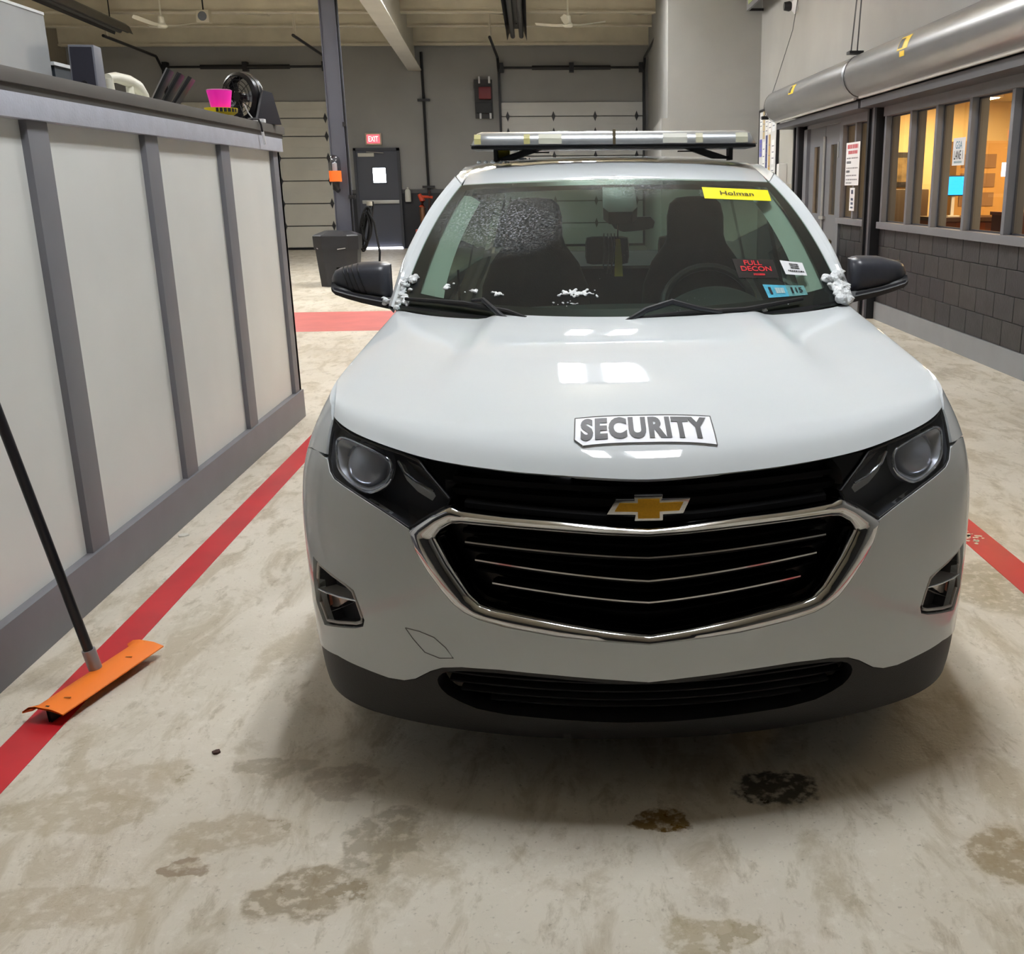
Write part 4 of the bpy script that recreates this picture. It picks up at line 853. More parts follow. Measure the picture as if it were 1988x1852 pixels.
# ------------------------------------------------------------------ office wall on the right
XW = 3.75
tanm = M('office_tan', (206,178,122), .8, var=.05, vscale=1)
wr_ = thing('wall_right', 'grey office wall with block base, windows and roller shutters', 'wall', (XW, 12, 0)); wr_['kind'] = 'structure'
wy = lambda y: y-12
MB().box(0, .2, wy(-7), wy(19.9), 2.42, 5.55).build('upper_wall', M('office_wall_grey', (150,149,145), .75, var=.05, vscale=1.2), wr_)
MB().box(0, .2, wy(16.75), wy(19.9), 1.15, 2.42).build('end_wall', M('office_wall_pale', (158,157,150), .75, var=.05, vscale=1.2), wr_)
MB().box(.01, .2, wy(16.75), wy(19.9), 0, 1.15).build('end_wall_base', dadom, wr_)
MB().box(.0, .2, wy(-7), wy(5.2), 0, 2.42).build('near_wall', M('office_wall_grey'), wr_)
# concrete block base, one piece for each block
blkm = [M('block_black_%d' % k, c, .6, var=.25, vscale=7, bump=.35, bscale=30) for k, c in enumerate(((42,42,44),(38,38,41),(45,44,44)))]
jm = M('block_joint', (58,58,58), .85)
bb = thing('wall_base', 'dark painted concrete block base below the office windows', 'wall', (XW, 12, 0)); bb['kind'] = 'structure'
MB().box(.012, .19, wy(5.2), wy(12.2), .2, 1.075).build('mortar_core', jm, bb); MB().box(.012, .19, wy(12.62), wy(14.0), .2, 1.075).build('mortar_core', jm, bb)
def blocks(y0, y1):
    zs = [.205,.425,.64,.855,1.07]
    for r in range(4):
        y = y1+(.2 if r % 2 else 0)
        while y > y0:
            a, b = max(y0, y-.394), min(y1, y)
            if b-a > .05: MB().box(0, .02, wy(a)+.002, wy(b)-.002, zs[r]+.003, zs[r+1]-.003).build('block', blkm[R_.randrange(3)], bb, bevel=.003, seg=1)
            y -= .40
blocks(5.2, 12.2); blocks(12.62, 14.0)
MB().box(-.015, .19, wy(8.05), wy(12.2), 0, .205).build('grey_curb', M('curb_grey', (132,133,135), .7, var=.06, vscale=3), bb); MB().box(-.02, .19, wy(5.2), wy(8.03), 0, .22).build('dark_curb', dadom, bb); MB().box(-.015, .19, wy(12.62), wy(14.0), 0, .205).build('grey_curb', M('curb_grey'), bb)
# windows: sill, head, mullions and a pane each
pane_m = glass('office_pane', (226,214,192), 1.0)
def window(name, label, ys, z0=1.13, z1=2.29):
    t = thing(name, label, 'window', (XW, 12, 0)); t['kind'] = 'structure'
    MB().box(-.06, .14, wy(ys[0])-.08, wy(ys[-1])+.05, z0-.075, z0).build('sill', framem, t, bevel=.006); MB().box(-.04, .14, wy(ys[0])-.08, wy(ys[-1])+.05, z1, 2.44).build('head_frame', framem, t)
    for y in ys: MB().box(-.03, .13, wy(y)-.032, wy(y)+.032, z0, z1).build('mullion', framem, t, bevel=.004)
    for a, b in zip(ys[:-1], ys[1:]):
        MB().add([(.053, wy(a)+.03, z0), (.053, wy(b)-.03, z0), (.053, wy(b)-.03, z1), (.053, wy(a)+.03, z1)], [(0,1,2,3)]).build('pane', pane_m, t)
        MB().box(.035, .05, wy(a)+.032, wy(a)+.05, z0, z1).box(.035, .05, wy(b)-.05, wy(b)-.032, z0, z1).box(.035, .05, wy(a)+.03, wy(b)-.03, z0, z0+.015).box(.035, .05, wy(a)+.03, wy(b)-.03, z1-.015, z1).build('glazing_bead', M('bead_dark', (52,52,58), .5), t)
    return t
window('window_1', 'row of tall office windows with grey mullions behind the mirror', [5.2,6.1,6.95,7.82,8.70,9.60,10.46,11.23,12.1])
window('window_2', 'narrow paned office window beside the double door', [12.66,13.30,13.93])
# black shutter guides
for y, lab in ((12.38,'black shutter guide column between the office windows'),(16.3,'black shutter guide column at the far shutter end')):
    t = thing('shutter_guide', lab, 'post', (XW, y, 0)); t['kind'] = 'structure'
    MB().box(-.10, .15, -.16, .16, 0, 2.5).build('guide_channel', blackst, t); MB().box(-.125, -.10, -.16, -.09, 0, 2.5).build('guide_lip', M('guide_grey', (92,92,98), .4, .3), t); MB().box(-.125, -.10, .05, .12, 0, 2.5).build('guide_lip', blackst, t)
# double door
d2 = thing('door_2', 'grey double door with narrow glass lites', 'door', (XW, 14.95, 0)); d2['kind'] = 'structure'
MB().box(-.03, .12, -1.0, -.90, 0, 2.44).box(-.03, .12, .95, 1.15, 0, 2.44).box(-.03, .12, -1.0, 1.15, 2.34, 2.44).build('door_frame', framem, d2)
for y0, y1 in ((-.90,.03),(.05,.95)):
    mb = MB(); l0, l1 = y0+.30, y0+.62
    mb.box(.02, .06, y0, l0, .01, 2.34).box(.02, .06, l1, y1, .01, 2.34).box(.02, .06, l0, l1, .01, 1.15).box(.02, .06, l0, l1, 2.08, 2.34)
    lf_ = mb.build('door_leaf', M('door_grey', (104,105,110), .5), d2)
    MB().add([(.04, l0, 1.15), (.04, l1, 1.15), (.04, l1, 2.08), (.04, l0, 2.08)], [(0,1,2,3)]).build('lite', pane_m, lf_)
MB().tube([(0,.0,.35),(0,.0,2.2)], .022, 8).build('pull_rod', M('brushed_steel'), d2, smooth=True)
MB().box(-.02, .02, -.12, .12, 1.08, 1.12).box(-.02, .02, -.10, .10, .78, .81).build('rod_bracket', M('brushed_steel'), d2)
MB().box(.0, .02, -.75, -.70, 1.9, 2.1).build('hinge_plate', M('brushed_steel'), d2)
pj = MB().box(-.01, .12, wy(16.1), wy(16.75), 1.15, 2.44).build('end_pier', M('office_wall_pale'), wr_); MB().box(-.01,.12,wy(16.1),wy(16.75),0,1.15).build('end_pier_base', dadom, wr_)
# roller shutters
galv = M('galvanised', (168,170,172), .30, .85, var=.06, vscale=2)
for y0, y1, lab, sx in ((12.35,16.9,'galvanised roller shutter drum above the double door',15.0),(3.0,12.25,'long galvanised roller shutter drum above the office windows',10.2)):
    t = thing('roller_shutter', lab, 'roller shutter', (XW-.265, (y0+y1)/2, 2.73)); c = (y0+y1)/2; hw = (y1-y0)/2; n = 32
    rows = []
    for y, r in ((-hw-.02,.20),(-hw,.235),(hw-.06,.235),(hw-.02,.225),(hw,.19)): rows.append([(r*math.cos(2*math.pi*k/n), y, r*math.sin(2*math.pi*k/n)) for k in range(n)])
    mb = MB().grid(rows, True); mb.f.append(tuple(range(n))); mb.f.append(tuple(range(len(mb.v)-n, len(mb.v)))); mb.build('drum_cover', galv, t, smooth=True)
    MB().box(.0, .262, -hw, hw-.35, .20, .245).build('cover_flange', galv, t)
    MB().box(-.02, .25, -hw, hw, -.34, -.26).build('shutter_pocket', M('pocket_dark', (70,70,74), .5), t)
    MB().tube([(-.06,-hw,-.235),(-.06,hw-.1,-.235)], .018, 8).build('bottom_bar', M('bar_bright', (214,214,212), .3, .3), t, smooth=True)
    rows = [[(.2385*math.cos(math.radians(a)), y, .2385*math.sin(math.radians(a))) for a in range(0, 361, 12)] for y in (hw-.05, hw-.005)]
    MB().grid(rows).build('end_band', rubber, t, smooth=True)
    yy = sx-c; a0, a1 = 140, 172
    sticker_rows = [[(.2375*math.cos(math.radians(a)), y, .2375*math.sin(math.radians(a))) for y in (yy-.15, yy+.15)] for a in range(a0, a1+1, 4)]
    s_ = MB().grid(sticker_rows).build('warning_label', M('label_yellow', (238,200,30), .5), t); s_['label'] = 'yellow and black warning label'
    MB().grid([[(.2395*math.cos(math.radians(a)), y, .2395*math.sin(math.radians(a))) for y in (yy-.0, yy+.13)] for a in (145,151,157,163,168)]).build('label_print', ink, s_)
    if hw > 3: MB().grid([[(.2375*math.cos(math.radians(a)), y, .2375*math.sin(math.radians(a))) for y in (yy-.08, yy+.06)] for a in (175,181,187)]).build('warning_tag', M('label_yellow'), t)
for y, z1, lab, two in ((12.32,5.5,'pair of lifting chains hung at the shutter joint',True),(16.95,5.5,'thin lifting cable at the far shutter end',False)):
    t = thing('shutter_chain', lab, 'chain', (3.42 if two else 3.30, y+(0 if two else .10), 2.98 if two else 2.60))
    if two:
        MB().tube([(0,.02,0),(.03,.0,1.0),(.12,-.2,z1-2.98)], .008, 6).build('chain', M('chain_steel', (90,90,92), .4, .7), t); MB().tube([(-.06,.06,0),(.0,.03,1.0),(.06,-.1,z1-2.98)], .008, 6).build('chain', M('chain_steel'), t)
        MB().box(-.10, .06, -.04, .10, -.012, .02).build('chain_bracket', blackst, t)
    else:
        MB().tube([(0,.05,0),(.16,.0,.5),(.3,-.45,1.2),(.4,-1.2,z1-2.60)], .006, 6).build('cable', M('chain_steel'), t); MB().box(-.05, .05, -.05, .05, -.05, .0).build('cable_anchor', blackst, t)
# notice board and wall devices
nb = thing('notice_board', 'tall white notice board crowded with papers', 'notice board', (XW-.01, 18.85, 0))
MB().box(-.03, 0, -.78, .80, 1.60, 2.84).build('board', M('board_white', (206,206,204), .5), nb); MB().box(-.04, 0, -.80, -.76, 1.58, 2.86).box(-.04, 0, .78, .82, 1.58, 2.86).box(-.04, 0, -.8, .82, 2.82, 2.86).build('board_frame', blackst, nb)
for k, (y, z, w_, h_, c) in enumerate(((.62,2.65,.2,.28,(226,226,224)),(.36,2.6,.16,.5,(188,168,130)),(.1,2.55,.2,.3,(222,222,220)),(-.2,2.6,.22,.34,(230,230,228)),(-.52,2.62,.22,.36,(222,224,226)),(.62,2.2,.2,.3,(96,96,170)),(.32,2.05,.2,.5,(226,226,224)),(.08,2.1,.12,.6,(58,66,120)),(-.18,2.05,.14,.7,(190,158,104)),(-.5,2.1,.24,.4,(230,230,230)),(.62,1.8,.22,.26,(224,224,226)),(-.5,1.74,.24,.22,(226,226,224)),(.3,1.7,.2,.2,(96,104,170)))):
    p = MB().box(-.036, -.031, y-w_/2, y+w_/2, z-h_/2, z+h_/2).build('paper', M('paper_%d_%d_%d' % c, c, .7), nb)
    for j in range(3): MB().box(-.0375, -.036, y-w_*.35, y+w_*.35, z+h_*(.25-.25*j)-.008, z+h_*(.25-.25*j)+.008).build('print_line', M('print_grey', (120,122,134), .7), p)
t = thing('soap_dispenser', 'white wall dispenser beside the notice board', 'dispenser', (XW, 17.45, 1.55)); MB().box(-.14, 0, -.09, .09, 0, .34).build('body', M('disp_white', (214,214,210), .5), t, bevel=.02); MB().box(-.15, -.14, -.05, .05, .04, .09).build('lever', ink, t)
t = thing('wall_phone', 'pale wall phone with dark handset cord', 'phone', (XW, 17.05, 1.33)); MB().box(-.08, 0, -.1, .1, 0, .24).build('body', M('phone_beige', (186,182,174), .5), t, bevel=.015); MB().tube([(-.1,-.06,.02),(-.1,-.06,.22)], .022, 8).build('handset', M('phone_dark', (60,60,62), .5), t, smooth=True)
t = thing('breaker_box', 'grey electrical box low on the office wall', 'electrical box', (XW, 17.5, 1.18)); MB().box(-.10, 0, -.1, .12, 0, .26).build('body', M('breaker_grey', (178,176,170), .5), t, bevel=.01); MB().box(-.105, -.1, -.08, .09, .03, .23).build('cover', M('breaker_cover', (150,148,144), .5), t)
t = thing('wall_horn', 'round horn speaker high on the office wall', 'speaker', (XW, 17.05, 4.2)); MB().lathe([(0,0),(.10,0),(.11,-.03),(.03,-.12),(.02,-.16)], (0,0,0), 16, 'x').build('flange', white_pr, t, smooth=True); MB().lathe([(0,-.2),(.06,-.2),(.075,-.12),(.03,-.03)], (0,0,0), 14, 'x').build('horn', blackpl, t, smooth=True)
t = thing('wall_picture', 'hanging framed board near the top of the office wall', 'picture', (XW, 19.0, 4.55)); MB().box(-.3, -.26, -.9, .8, 0, .9).build('frame', M('frame_grey', (110,110,112), .5), t); MB().box(-.31, -.30, -.7, .6, .08, .8).build('print', M('print_green', (150,160,110), .6, var=.4, vscale=4), t); MB().box(-.26, 0, -.9, -.86, .0, .04).build('bracket', blackst, t); MB().box(-.26, 0, .76, .8, 0, .04).build('bracket', blackst, t)
# bin by the double door
t = thing('round_top_bin', 'tall black waste bin with brass rim by the double door', 'trash can', (3.30, 13.75, 0))
MB().box(-.24, .24, -.24, .24, 0, .80).build('bin_body', M('bin_gloss', (16,16,18), .25), t, bevel=.02); MB().lathe([(.10,.86),(.26,.86),(.285,.84),(.285,.81),(.26,.79),(.10,.79)], (0,0,0), 24).build('bin_rim', M('brass', (150,128,80), .35, .8), t, smooth=True)
# office interior
of = bx('wall_office', 8.2, 8.3, 2, 19.8, 0, 2.9, tanm); struct(of, 'tan far wall inside the office', 'wall')
o = bx('floor_office', 3.95, 8.3, 2, 19.8, -.2, 0, M('office_floor', (110,96,80), .6)); struct(o, 'brown office floor', 'floor')
o = bx('ceiling_office', 3.95, 8.3, 2, 19.8, 2.75, 2.85, M('office_ceiling', (190,180,160), .8)); struct(o, 'pale office ceiling', 'ceiling')
o = bx('wall_office_end', 3.95, 8.3, 19.8, 19.9, 0, 2.9, tanm); struct(o, 'tan end wall inside the office', 'wall')
o = MB().box(4.95, 8.2, 16.4, 16.55, 0, 2.75).build('wall_office_return', M('office_tan_light', (214,194,150), .8)); struct(o, 'pale tan return wall inside the office', 'wall')
for x, y in ((5.8, 8.5), (6.2, 12.6), (5.6, 15.2)):
    t = thing('office_light', 'warm ceiling light panel inside the office', 'ceiling light', (x, y, 2.70), 0, 'office ceiling lights'); MB().box(-.62, .62, -.32, .32, 0, .05).build('frame', M('fixture_white'), t); MB().box(-.58, .58, -.28, .28, -.01, 0).build('diffuser', emission('office_glow', (255,226,176), 20.0), t)
wood = M('office_wood', (122,70,44), .5, var=.15, vscale=5)
t = thing('service_desk', 'brown office service desk carrying the monitor', 'desk', (5.5, 13.75, 0)); MB().box(-.6, .7, -.4, .4, 0, 1.08).build('desk_body', wood, t); MB().box(-.65, .75, -.45, .45, 1.08, 1.13).build('desk_top', M('desk_top_dark', (64,44,36), .4), t); MB().box(-.45, -.1, -.41, -.4, .3, 1.0).build('desk_panel', M('desk_orange', (168,84,40), .5), t)
t = thing('office_monitor', 'small monitor with a blue screen on the office desk', 'monitor', (5.17, 13.7, 1.132)); MB().box(-.08, .08, -.06, .06, 0, .015).build('foot', white_pr, t); MB().box(-.02, .02, .0, .03, .015, .32).build('stand', white_pr, t); MB().box(-.15, .15, -.015, .015, .26, .52).build('bezel', ink, t, bevel=.004); MB().box(-.135, .135, -.018, -.015, .275, .505).build('screen', emission('screen_blue', (40,140,235), 1.6), t)
t = thing('office_cabinet', 'tan cabinet with pinned cards beside the monitor', 'cabinet', (5.75, 14.5, 0)); MB().box(-.34, .4, -.2, .2, 0, 2.1).build('body', M('cabinet_tan', (206,160,94), .6), t)
for z in (1.25, 1.5, 1.75): MB().box(-.28, .2, -.212, -.2, z, z+.18).build('card', M('card_brown', (150,116,84), .7), t)
t = thing('low_cupboard', 'dark brown low cupboard under the window wall', 'cupboard', (5.75, 12.3, 0)); MB().box(-.5, .6, -.3, .3, 0, 1.18).build('body', M('cupboard_brown', (84,46,34), .5), t); MB().box(-.52, .62, -.32, .32, 1.18, 1.22).build('top', wood, t)
t = thing('wall_poster', 'dark framed poster on the office return wall', 'picture', (5.3, 16.39, 1.5)); MB().box(-.2, .3, -.03, 0, 0, .52).build('frame', ink, t); MB().box(-.13, .23, -.035, -.03, .08, .44).build('print', M('poster_print', (120,104,70), .6, var=.6, vscale=9), t)
t = thing('office_chair', 'grey upholstered chair behind the second window', 'chair', (5.1, 15.2, 0)); MB().box(-.26, .26, -.05, .05, .85, 1.48).build('backrest', M('chair_grey', (120,112,104), .8), t, bevel=.04); MB().box(-.26, .26, -.3, .25, .45, .55).build('seat', M('chair_grey'), t, bevel=.03); MB().tube([(0,0,.05),(0,0,.5)], .04, 8).build('stem', blackst, t); MB().box(-.04, .04, .0, .06, .5, .9).build('back_bar', blackst, t); MB().lathe([(0,0),(.28,0),(.28,.03),(.05,.06),(0,.06)], (0,0,0), 16).build('base', blackst, t, smooth=True)
t = thing('reading_bench', 'low grey bench by the far office window', 'bench', (4.9, 15.9, 0)); MB().box(-.5, .0, -.3, .3, 0, 1.2).build('bench_box', M('bench_grey', (104,92,84), .7), t); MB().box(-.52, .02, -.32, .32, 1.2, 1.24).build('bench_top', M('desk_top_dark'), t)
# papers on the glass
def sheet(name, y, z, w_, h_, lab, words, marks, x=XW-.035):
    t = thing(name, lab, 'paper', (x, y, z)); MB().box(-.003, 0, -w_/2, w_/2, -h_/2, h_/2).build('sheet', M('sheet_white', (226,228,228), .6), t)
    for txt, b, s_, col in words: text('lettering', txt, lambda a, q: (-.0045, -a, q+b), M('sheet_ink_%d' % col[0], col, .6), t, 1.0, .01, box=s_)
    for k, (a0, a1, b, h, col) in enumerate(marks): print_marks(lambda a, q: (-.0045, -a, q), a0, a1, b, h, M('sheet_ink_%d' % col[0], col, .6), t, k)
    return t
gk, rd_ = (120,120,124), (196,60,70)
sheet('lane_notice', 10.0, 1.84, .30, .25, 'white GSA LANE 1 notice taped inside the window', (('GSA', .06, (.17,.07), (110,150,170)), ('LANE 1', -.03, (.22,.08), (30,30,36))), ((-.10,.10,-.095,.02,(130,160,170)),), XW+.045)
sheet('rules_poster', 13.36, 1.80, .62, .52, 'large white rules poster with red heading on the narrow window', (), ((-.24,.24,.21,.05,rd_),(-.20,.22,.14,.04,rd_),(-.26,.26,.07,.015,gk),(-.26,-.05,.02,.03,gk),(-.26,.26,-.05,.015,gk),(-.26,-.1,-.09,.03,gk),(-.26,.22,-.14,.015,gk),(-.26,.24,-.19,.015,gk),(-.26,.0,-.23,.015,gk)))
sheet('hours_card', 13.3, 1.37, .22, .28, 'narrow white card below the rules poster', (), ((-.04,.05,.09,.05,(70,80,110)),(-.05,.06,.0,.03,(70,80,110)),(-.05,.06,-.05,.03,(70,80,110)),(-.05,.06,-.1,.02,(70,80,110))))
sheet('small_notice', 12.86, 1.70, .14, .18, 'small pale blue notice on the narrow window', (), (), XW+.02)
# ------------------------------------------------------------------ front counter on the left
ct = thing('inspection_counter', 'tall counter with grey posts, pale panels and dark top', 'counter', (-1.84, 5.0, 0))
cw = lambda y: y-5.0
postm = M('post_grey', (116,116,122), .5, var=.05, vscale=5); palem = M('panel_pale', (216,217,213), .55, var=.035, vscale=2)
fasm = M('fascia_grey', (176,179,190), .55, var=.06, vscale=14, bump=.2, bscale=80)
MB().box(-.75, -.03, cw(1.2), cw(7.24), .02, 1.80).build('carcass', M('carcass_dark', (60,60,62), .8), ct)
py = [1.72, 2.81, 3.895, 4.965, 6.045, 7.13]
for y in py: MB().box(-.032, 0, cw(y), cw(y+.155), .195, 1.795).build('post', postm, ct, bevel=.003)
for a, b in zip(py[:-1], py[1:]): MB().box(-.035, -.026, cw(a+.155), cw(b), .19, 1.795).build('pale_panel', palem, ct)
MB().box(-.04, .012, cw(1.2), cw(7.30), 0, .195).build('base_board', postm, ct, bevel=.004)
MB().box(-.04, .024, cw(1.2), cw(7.30), 1.795, 1.878).build('fascia', fasm, ct, bevel=.004)
MB().box(-.85, .022, cw(1.2), cw(7.33), 1.878, 1.905).build('top_underside', M('top_dark', (66,64,62), .5), ct)
MB().box(-.85, .034, cw(1.2), cw(7.345), 1.905, 1.955).build('counter_top', M('top_edge', (92,89,85), .5, var=.06, vscale=6), ct, bevel=.004)
MB().box(-.75, -.0, cw(7.24), cw(7.285), .0, 1.795).build('end_panel', postm, ct)
CT = 1.956
t = thing('acrylic_shield', 'cloudy clear acrylic shield standing on the counter', 'shield', (-2.12, 4.0, CT)); MB().box(-.012, .0, -.9, .78, .0, .31).build('sheet', M('acrylic_haze', (176,179,180), .2, coat=1.0, var=.05, vscale=3), t); MB().box(-.014, .003, -.9, .78, .305, .316).build('edge', M('acrylic_edge', (236,238,238), .2), t); MB().box(-.2, .0, .74, .78, 0, .02).build('foot', M('acrylic_edge'), t); MB().box(-.08, -.02, .72, .79, 0, .20).build('brace', M('acrylic_dark', (52,50,48), .5), t)
for k in range(7):
    t = thing('binder', ('navy-black ring binder standing behind the acrylic shield','slate grey ring binder standing behind the acrylic shield','green-black ring binder standing behind the acrylic shield')[k % 3], 'binder', (-2.40, 3.55+.16*k, CT), 0, 'binders behind the shield'); MB().box(-.12, .12, -.07, .06, 0, .52+.01*(k % 3)).build('cover', M('binder_%d' % (k % 3), ((40,40,46),(84,86,96),(30,32,34))[k % 3], .5), t, bevel=.006); MB().box(.12, .122, -.03, .02, .30, .42).build('spine_label', M('spine_grey', (120,120,126), .6), t)
t = thing('desk_speaker', 'small slate desktop speaker with angled cabinet', 'speaker', (-2.04, 4.97, CT), math.radians(6))
MB().prism([(-.10,0),(.03,0),(.02,.205),(-.085,.205)], .105, lambda a, b, k: (.0525-k, a, b)).build('cabinet', M('speaker_silver', (120,122,132), .5), t, bevel=.006)
MB().prism([(-.046,.01),(.046,.01),(.044,.195),(-.044,.195)], .004, lambda a, b, k: (a, -.097-k+.06*b, b)).build('grille_cloth', M('speaker_cloth', (44,44,56), .8), t); MB().lathe([(0,-.006),(.014,-.006),(.014,0)], (.0,-.095,.045), 10, 'y').build('port', ink, t)
t = thing('scanner_cradle', 'white handheld scanner resting in its cradle', 'scanner', (-2.06, 5.42, CT))
sw = M('scanner_white', (232,230,214), .45)
MB().box(-.05, .05, -.22, .25, 0, .035).build('cradle', sw, t, bevel=.012); MB().tube([(0,-.22,.10),(0,-.12,.112),(0,.02,.11),(0,.12,.09),(0,.19,.05)], [.02,.024,.028,.034,.03], 12).build('handle', sw, t, smooth=True); MB().tube([(0,-.20,.03),(0,-.21,.10)], .02, 10).tube([(0,.03,.03),(0,.03,.10)], .018, 10).build('grip_post', sw, t, smooth=True)
t = thing('paper_tray', 'white paper tray seen behind the speaker', 'tray', (-2.42, 5.35, CT)); MB().box(-.15, .15, -.2, .2, .0, .15).build('tray_box', M('tray_dark', (52,60,68), .5), t); MB().box(-.16, .16, -.22, .22, .15, .165).build('tray_lid', M('tray_white', (226,230,232), .4), t)
for k, lab in enumerate(('silver-edged black tablet, front of the charging rack', 'black tablet in the middle of the charging rack', 'black tablet at the rear of the charging rack, lowest of three')):
    t = thing('leaning_tablet', lab, 'tablet', (-2.17+.045*k, 6.0+.03*k, CT), math.radians(12), 'tablets in the charging rack')
    MB().prism([(-.010,.02),(.008,.02),(.128,.215-.018*k),(.110,.222-.018*k)], .16, lambda a, b, q: (a, q-.08, b)).build('slab', M('tablet_black', (30,30,32), .4), t, bevel=.003)
    MB().prism([(-.011,.02),(-.004,.02),(.116,.222-.018*k),(.109,.2225-.018*k)], .004, lambda a, b, q: (a, -.084+q, b)).build('rim', M('tablet_rim_%d' % min(k, 1), ((196,196,196),(90,90,92))[min(k, 1)], .3, .7), t)
t = thing('charging_rack', 'low black charging rack under the tablets', 'rack', (-2.10, 6.02, CT)); MB().box(-.12, .12, -.11, .13, 0, .018).build('rack_base', blackpl, t, bevel=.004); MB().box(-.14, -.125, -.1, .12, .0, .09).build('rack_back', blackpl, t, bevel=.003)
t = thing('yellow_tub', 'yellow and black printed tub with white base', 'tub', (-2.0, 6.66, CT)); MB().lathe([(0,0),(.065,0),(.07,.055),(.0,.055)], (0,0,0), 20).build('tub_base', M('tub_white', (214,212,196), .5), t, smooth=True); MB().lathe([(.07,.03),(.092,.045),(.095,.07),(.0,.072)], (0,0,0), 22).build('tub_lid', M('tub_yellow', (238,214,20), .45), t, smooth=True); print_marks(lambda a, b: (.0975*math.cos(a/.097-.75), .0975*math.sin(a/.097-.75), b+.056), -.08, .08, 0, .022, ink, t, 5)
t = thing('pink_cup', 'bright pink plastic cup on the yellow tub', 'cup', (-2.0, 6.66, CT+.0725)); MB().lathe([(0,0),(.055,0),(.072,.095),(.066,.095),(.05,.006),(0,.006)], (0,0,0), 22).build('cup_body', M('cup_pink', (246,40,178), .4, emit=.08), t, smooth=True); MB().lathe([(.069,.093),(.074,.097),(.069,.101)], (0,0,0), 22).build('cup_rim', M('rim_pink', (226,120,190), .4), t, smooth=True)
t = thing('desk_fan', 'round black desk fan on a tilting base at the counter end', 'fan', (-1.985, 7.08, CT), math.radians(-28))
fk = M('fan_black', (22,22,25), .3)
MB().lathe([(.13,-.045),(.148,-.03),(.15,.03),(.13,.05),(.12,.05),(.138,.03),(.136,-.03),(.125,-.042)], (0,0,.165), 32, 'y').build('shroud', fk, t, smooth=True); MB().lathe([(.152,-.004),(.154,.0),(.152,.004)], (0,0,.165), 32, 'y').lathe([(.146,.030),(.148,.034),(.146,.038)], (0,0,.165), 32, 'y').build('shroud_band', M('fan_silver', (170,170,172), .25, .8), t, smooth=True)
mb = MB()
for k in range(5): mb.tube([((.03+.024*k)*math.cos(a), -.045, .165+(.03+.024*k)*math.sin(a)) for a in [2*math.pi*j/24 for j in range(25)]], .0022, 5, False)
for k in range(10): a = 2*math.pi*k/10; mb.tube([(.02*math.cos(a), -.046, .165+.02*math.sin(a)), (.135*math.cos(a), -.042, .165+.135*math.sin(a))], .0022, 5)
mb.build('front_grille', fk, t)
for k in range(3):
    a = 2*math.pi*k/3; MB().grid([[(r*math.cos(a+q), -.01+.02*q, .165+r*math.sin(a+q)) for q in (-.35,0,.45)] for r in (.03,.08,.125)]).build('blade', M('fan_blade', (34,34,38), .4), t, smooth=True)
MB().lathe([(0,-.05),(.03,-.05),(.032,-.03),(.03,.04),(0,.04)], (0,0,.165), 16, 'y').build('hub', fk, t, smooth=True)
for sx in (-1, 1): MB().prism([(-.08,0),(.14,0),(.08,.19),(.0,.20)], .02, lambda a, b, k: (sx*(.155+k), a, b)).build('stand_arm', M('fan_stand', (44,46,54), .5), t, bevel=.003)
MB().box(-.17, .17, -.08, .14, 0, .02).build('stand_base', M('fan_stand'), t, bevel=.006)
t = thing('loose_cable', 'black and white cable hanging over the counter edge', 'cable', (-1.83, 6.72, CT)); MB().tube([(-.02,-.06,.008),(.0,-.03,.012),(.028,0,.010),(.036,.02,-.02),(.037,.03,-.06)], .006, 8).build('cord', blackpl, t, smooth=True); MB().tube([(.037,.03,-.06),(.038,.06,-.13)], .009, 8).build('plug', white_pr, t, smooth=True)
t = thing('fan_power_lead', 'white looped power lead at the foot of the desk fan', 'power lead', (-1.842, 6.78, CT)); MB().tube([(-.035,-.06,.095),(-.025,-.03,.05),(-.01,.02,.012),(.01,.05,.008),(.02,.09,.01)], .004, 8).build('cord', white_pr, t, smooth=True); MB().box(-.0, .035, .08, .13, 0, .022).build('adapter', white_pr, t, bevel=.004)
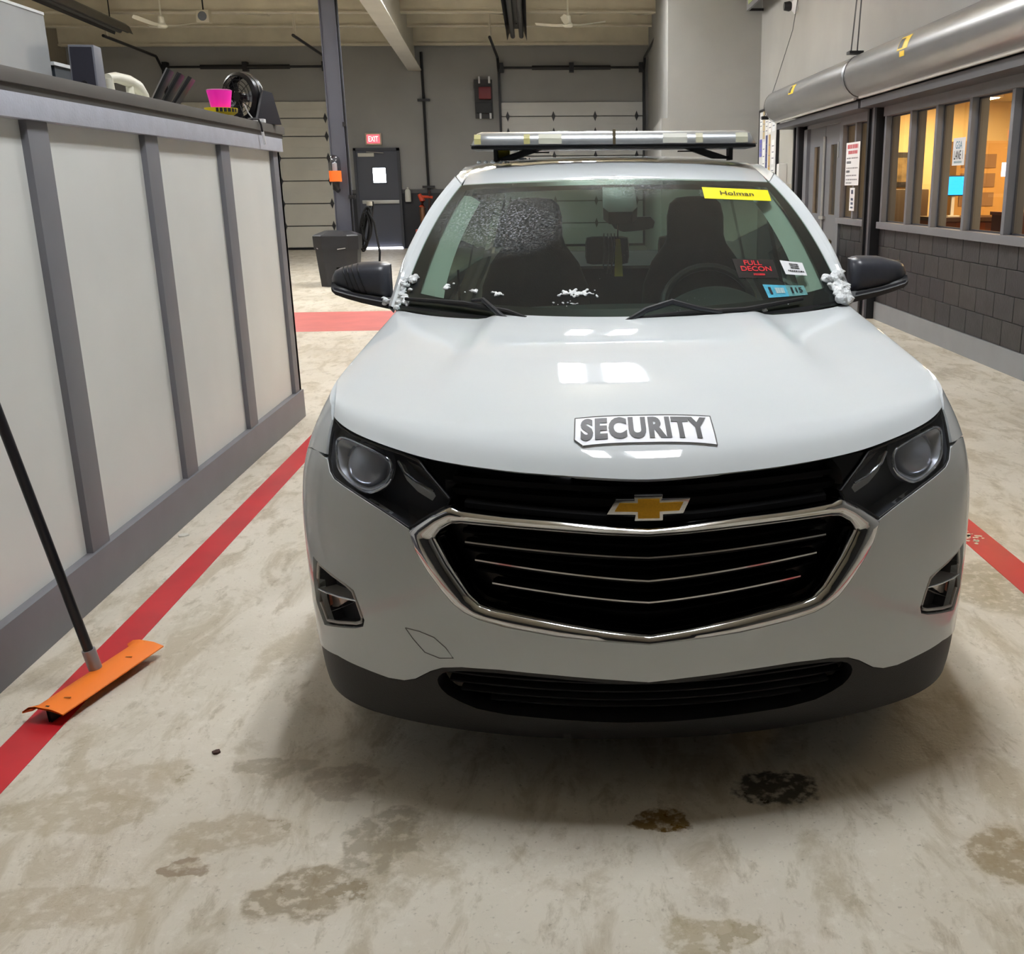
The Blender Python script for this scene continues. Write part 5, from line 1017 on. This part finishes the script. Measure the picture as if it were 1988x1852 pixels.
# orange floor scraper leaning on the counter
sq = thing('floor_scraper', 'orange-bladed floor scraper with black pole leaning on the counter', 'squeegee', (-1.52, 3.13, 0))
orm = M('orange_plastic', (250,128,28), .45)
ex_ = Vector((.135, .505, 0)).normalized(); ey = Vector((ex_.y, -ex_.x, 0))
prof = [(-.060,.035),(-.035,.052),(-.01,.056),(.025,.052),(.062,.040),(.062,.036),(.02,.046),(-.01,.050),(-.035,.046),(-.060,.029)]
MB().grid([[tuple(ex_*L+ey*(a+(.02 if abs(L) > .23 else 0)*(-1 if a < 0 else .0))+Vector((0, 0, b))) for a, b in prof] for L in (-.245,-.225,0,.225,.245)], True).build('blade', orm, sq, smooth=True)
MB().grid([[tuple(ex_*L+ey*a+Vector((0, 0, b))) for a, b in ((-.005,.055),(.0,.0),(.008,.0),(.006,.054))] for L in (-.235,.235)], True).build('rubber_strip', rubber, sq)
b0 = Vector((-.024, .03, .054)); b1 = Vector((-.262, -.06, 1.55)); dv = (b1-b0).normalized()
MB().tube([tuple(b0-dv*.0), tuple(b0+dv*.07)], .021, 14).build('ferrule', M('ferrule_grey', (150,150,156), .4, .5), sq, smooth=True)
MB().tube([tuple(b0+dv*.05), tuple(b0+dv*1.42)], .0155, 14).build('pole', M('pole_black', (22,21,26), .35), sq, smooth=True)
for L in (-.17, .12): MB().box(-.010, .010, -.003, .003, 0, .002).build('rivet', M('rivet_brown', (150,80,20), .5), sq).location = ex_*L+ey*.02+Vector((0, 0, .052))
# litter on the floor
R_ = random.Random(9)
def chip(name, x, y, r, c, lab):
    o = MB().prism([(r*math.cos(a)*R_.uniform(.6,1), r*math.sin(a)*R_.uniform(.6,1)) for a in [k*math.pi/3 for k in range(6)]], .006, lambda a, b, k: (x+a, y+b, .0005+k)).build(name, M('chip_%d' % c[0], c, .7), None); tag(o, lab, 'litter'); return o
chip('dark_chip', -1.014, 2.688, .014, (60,30,22), 'small dark red chip on the bare concrete')
chip('white_wrapper', -1.785, 4.67, .03, (216,214,204), 'small white scrap beside the counter base')
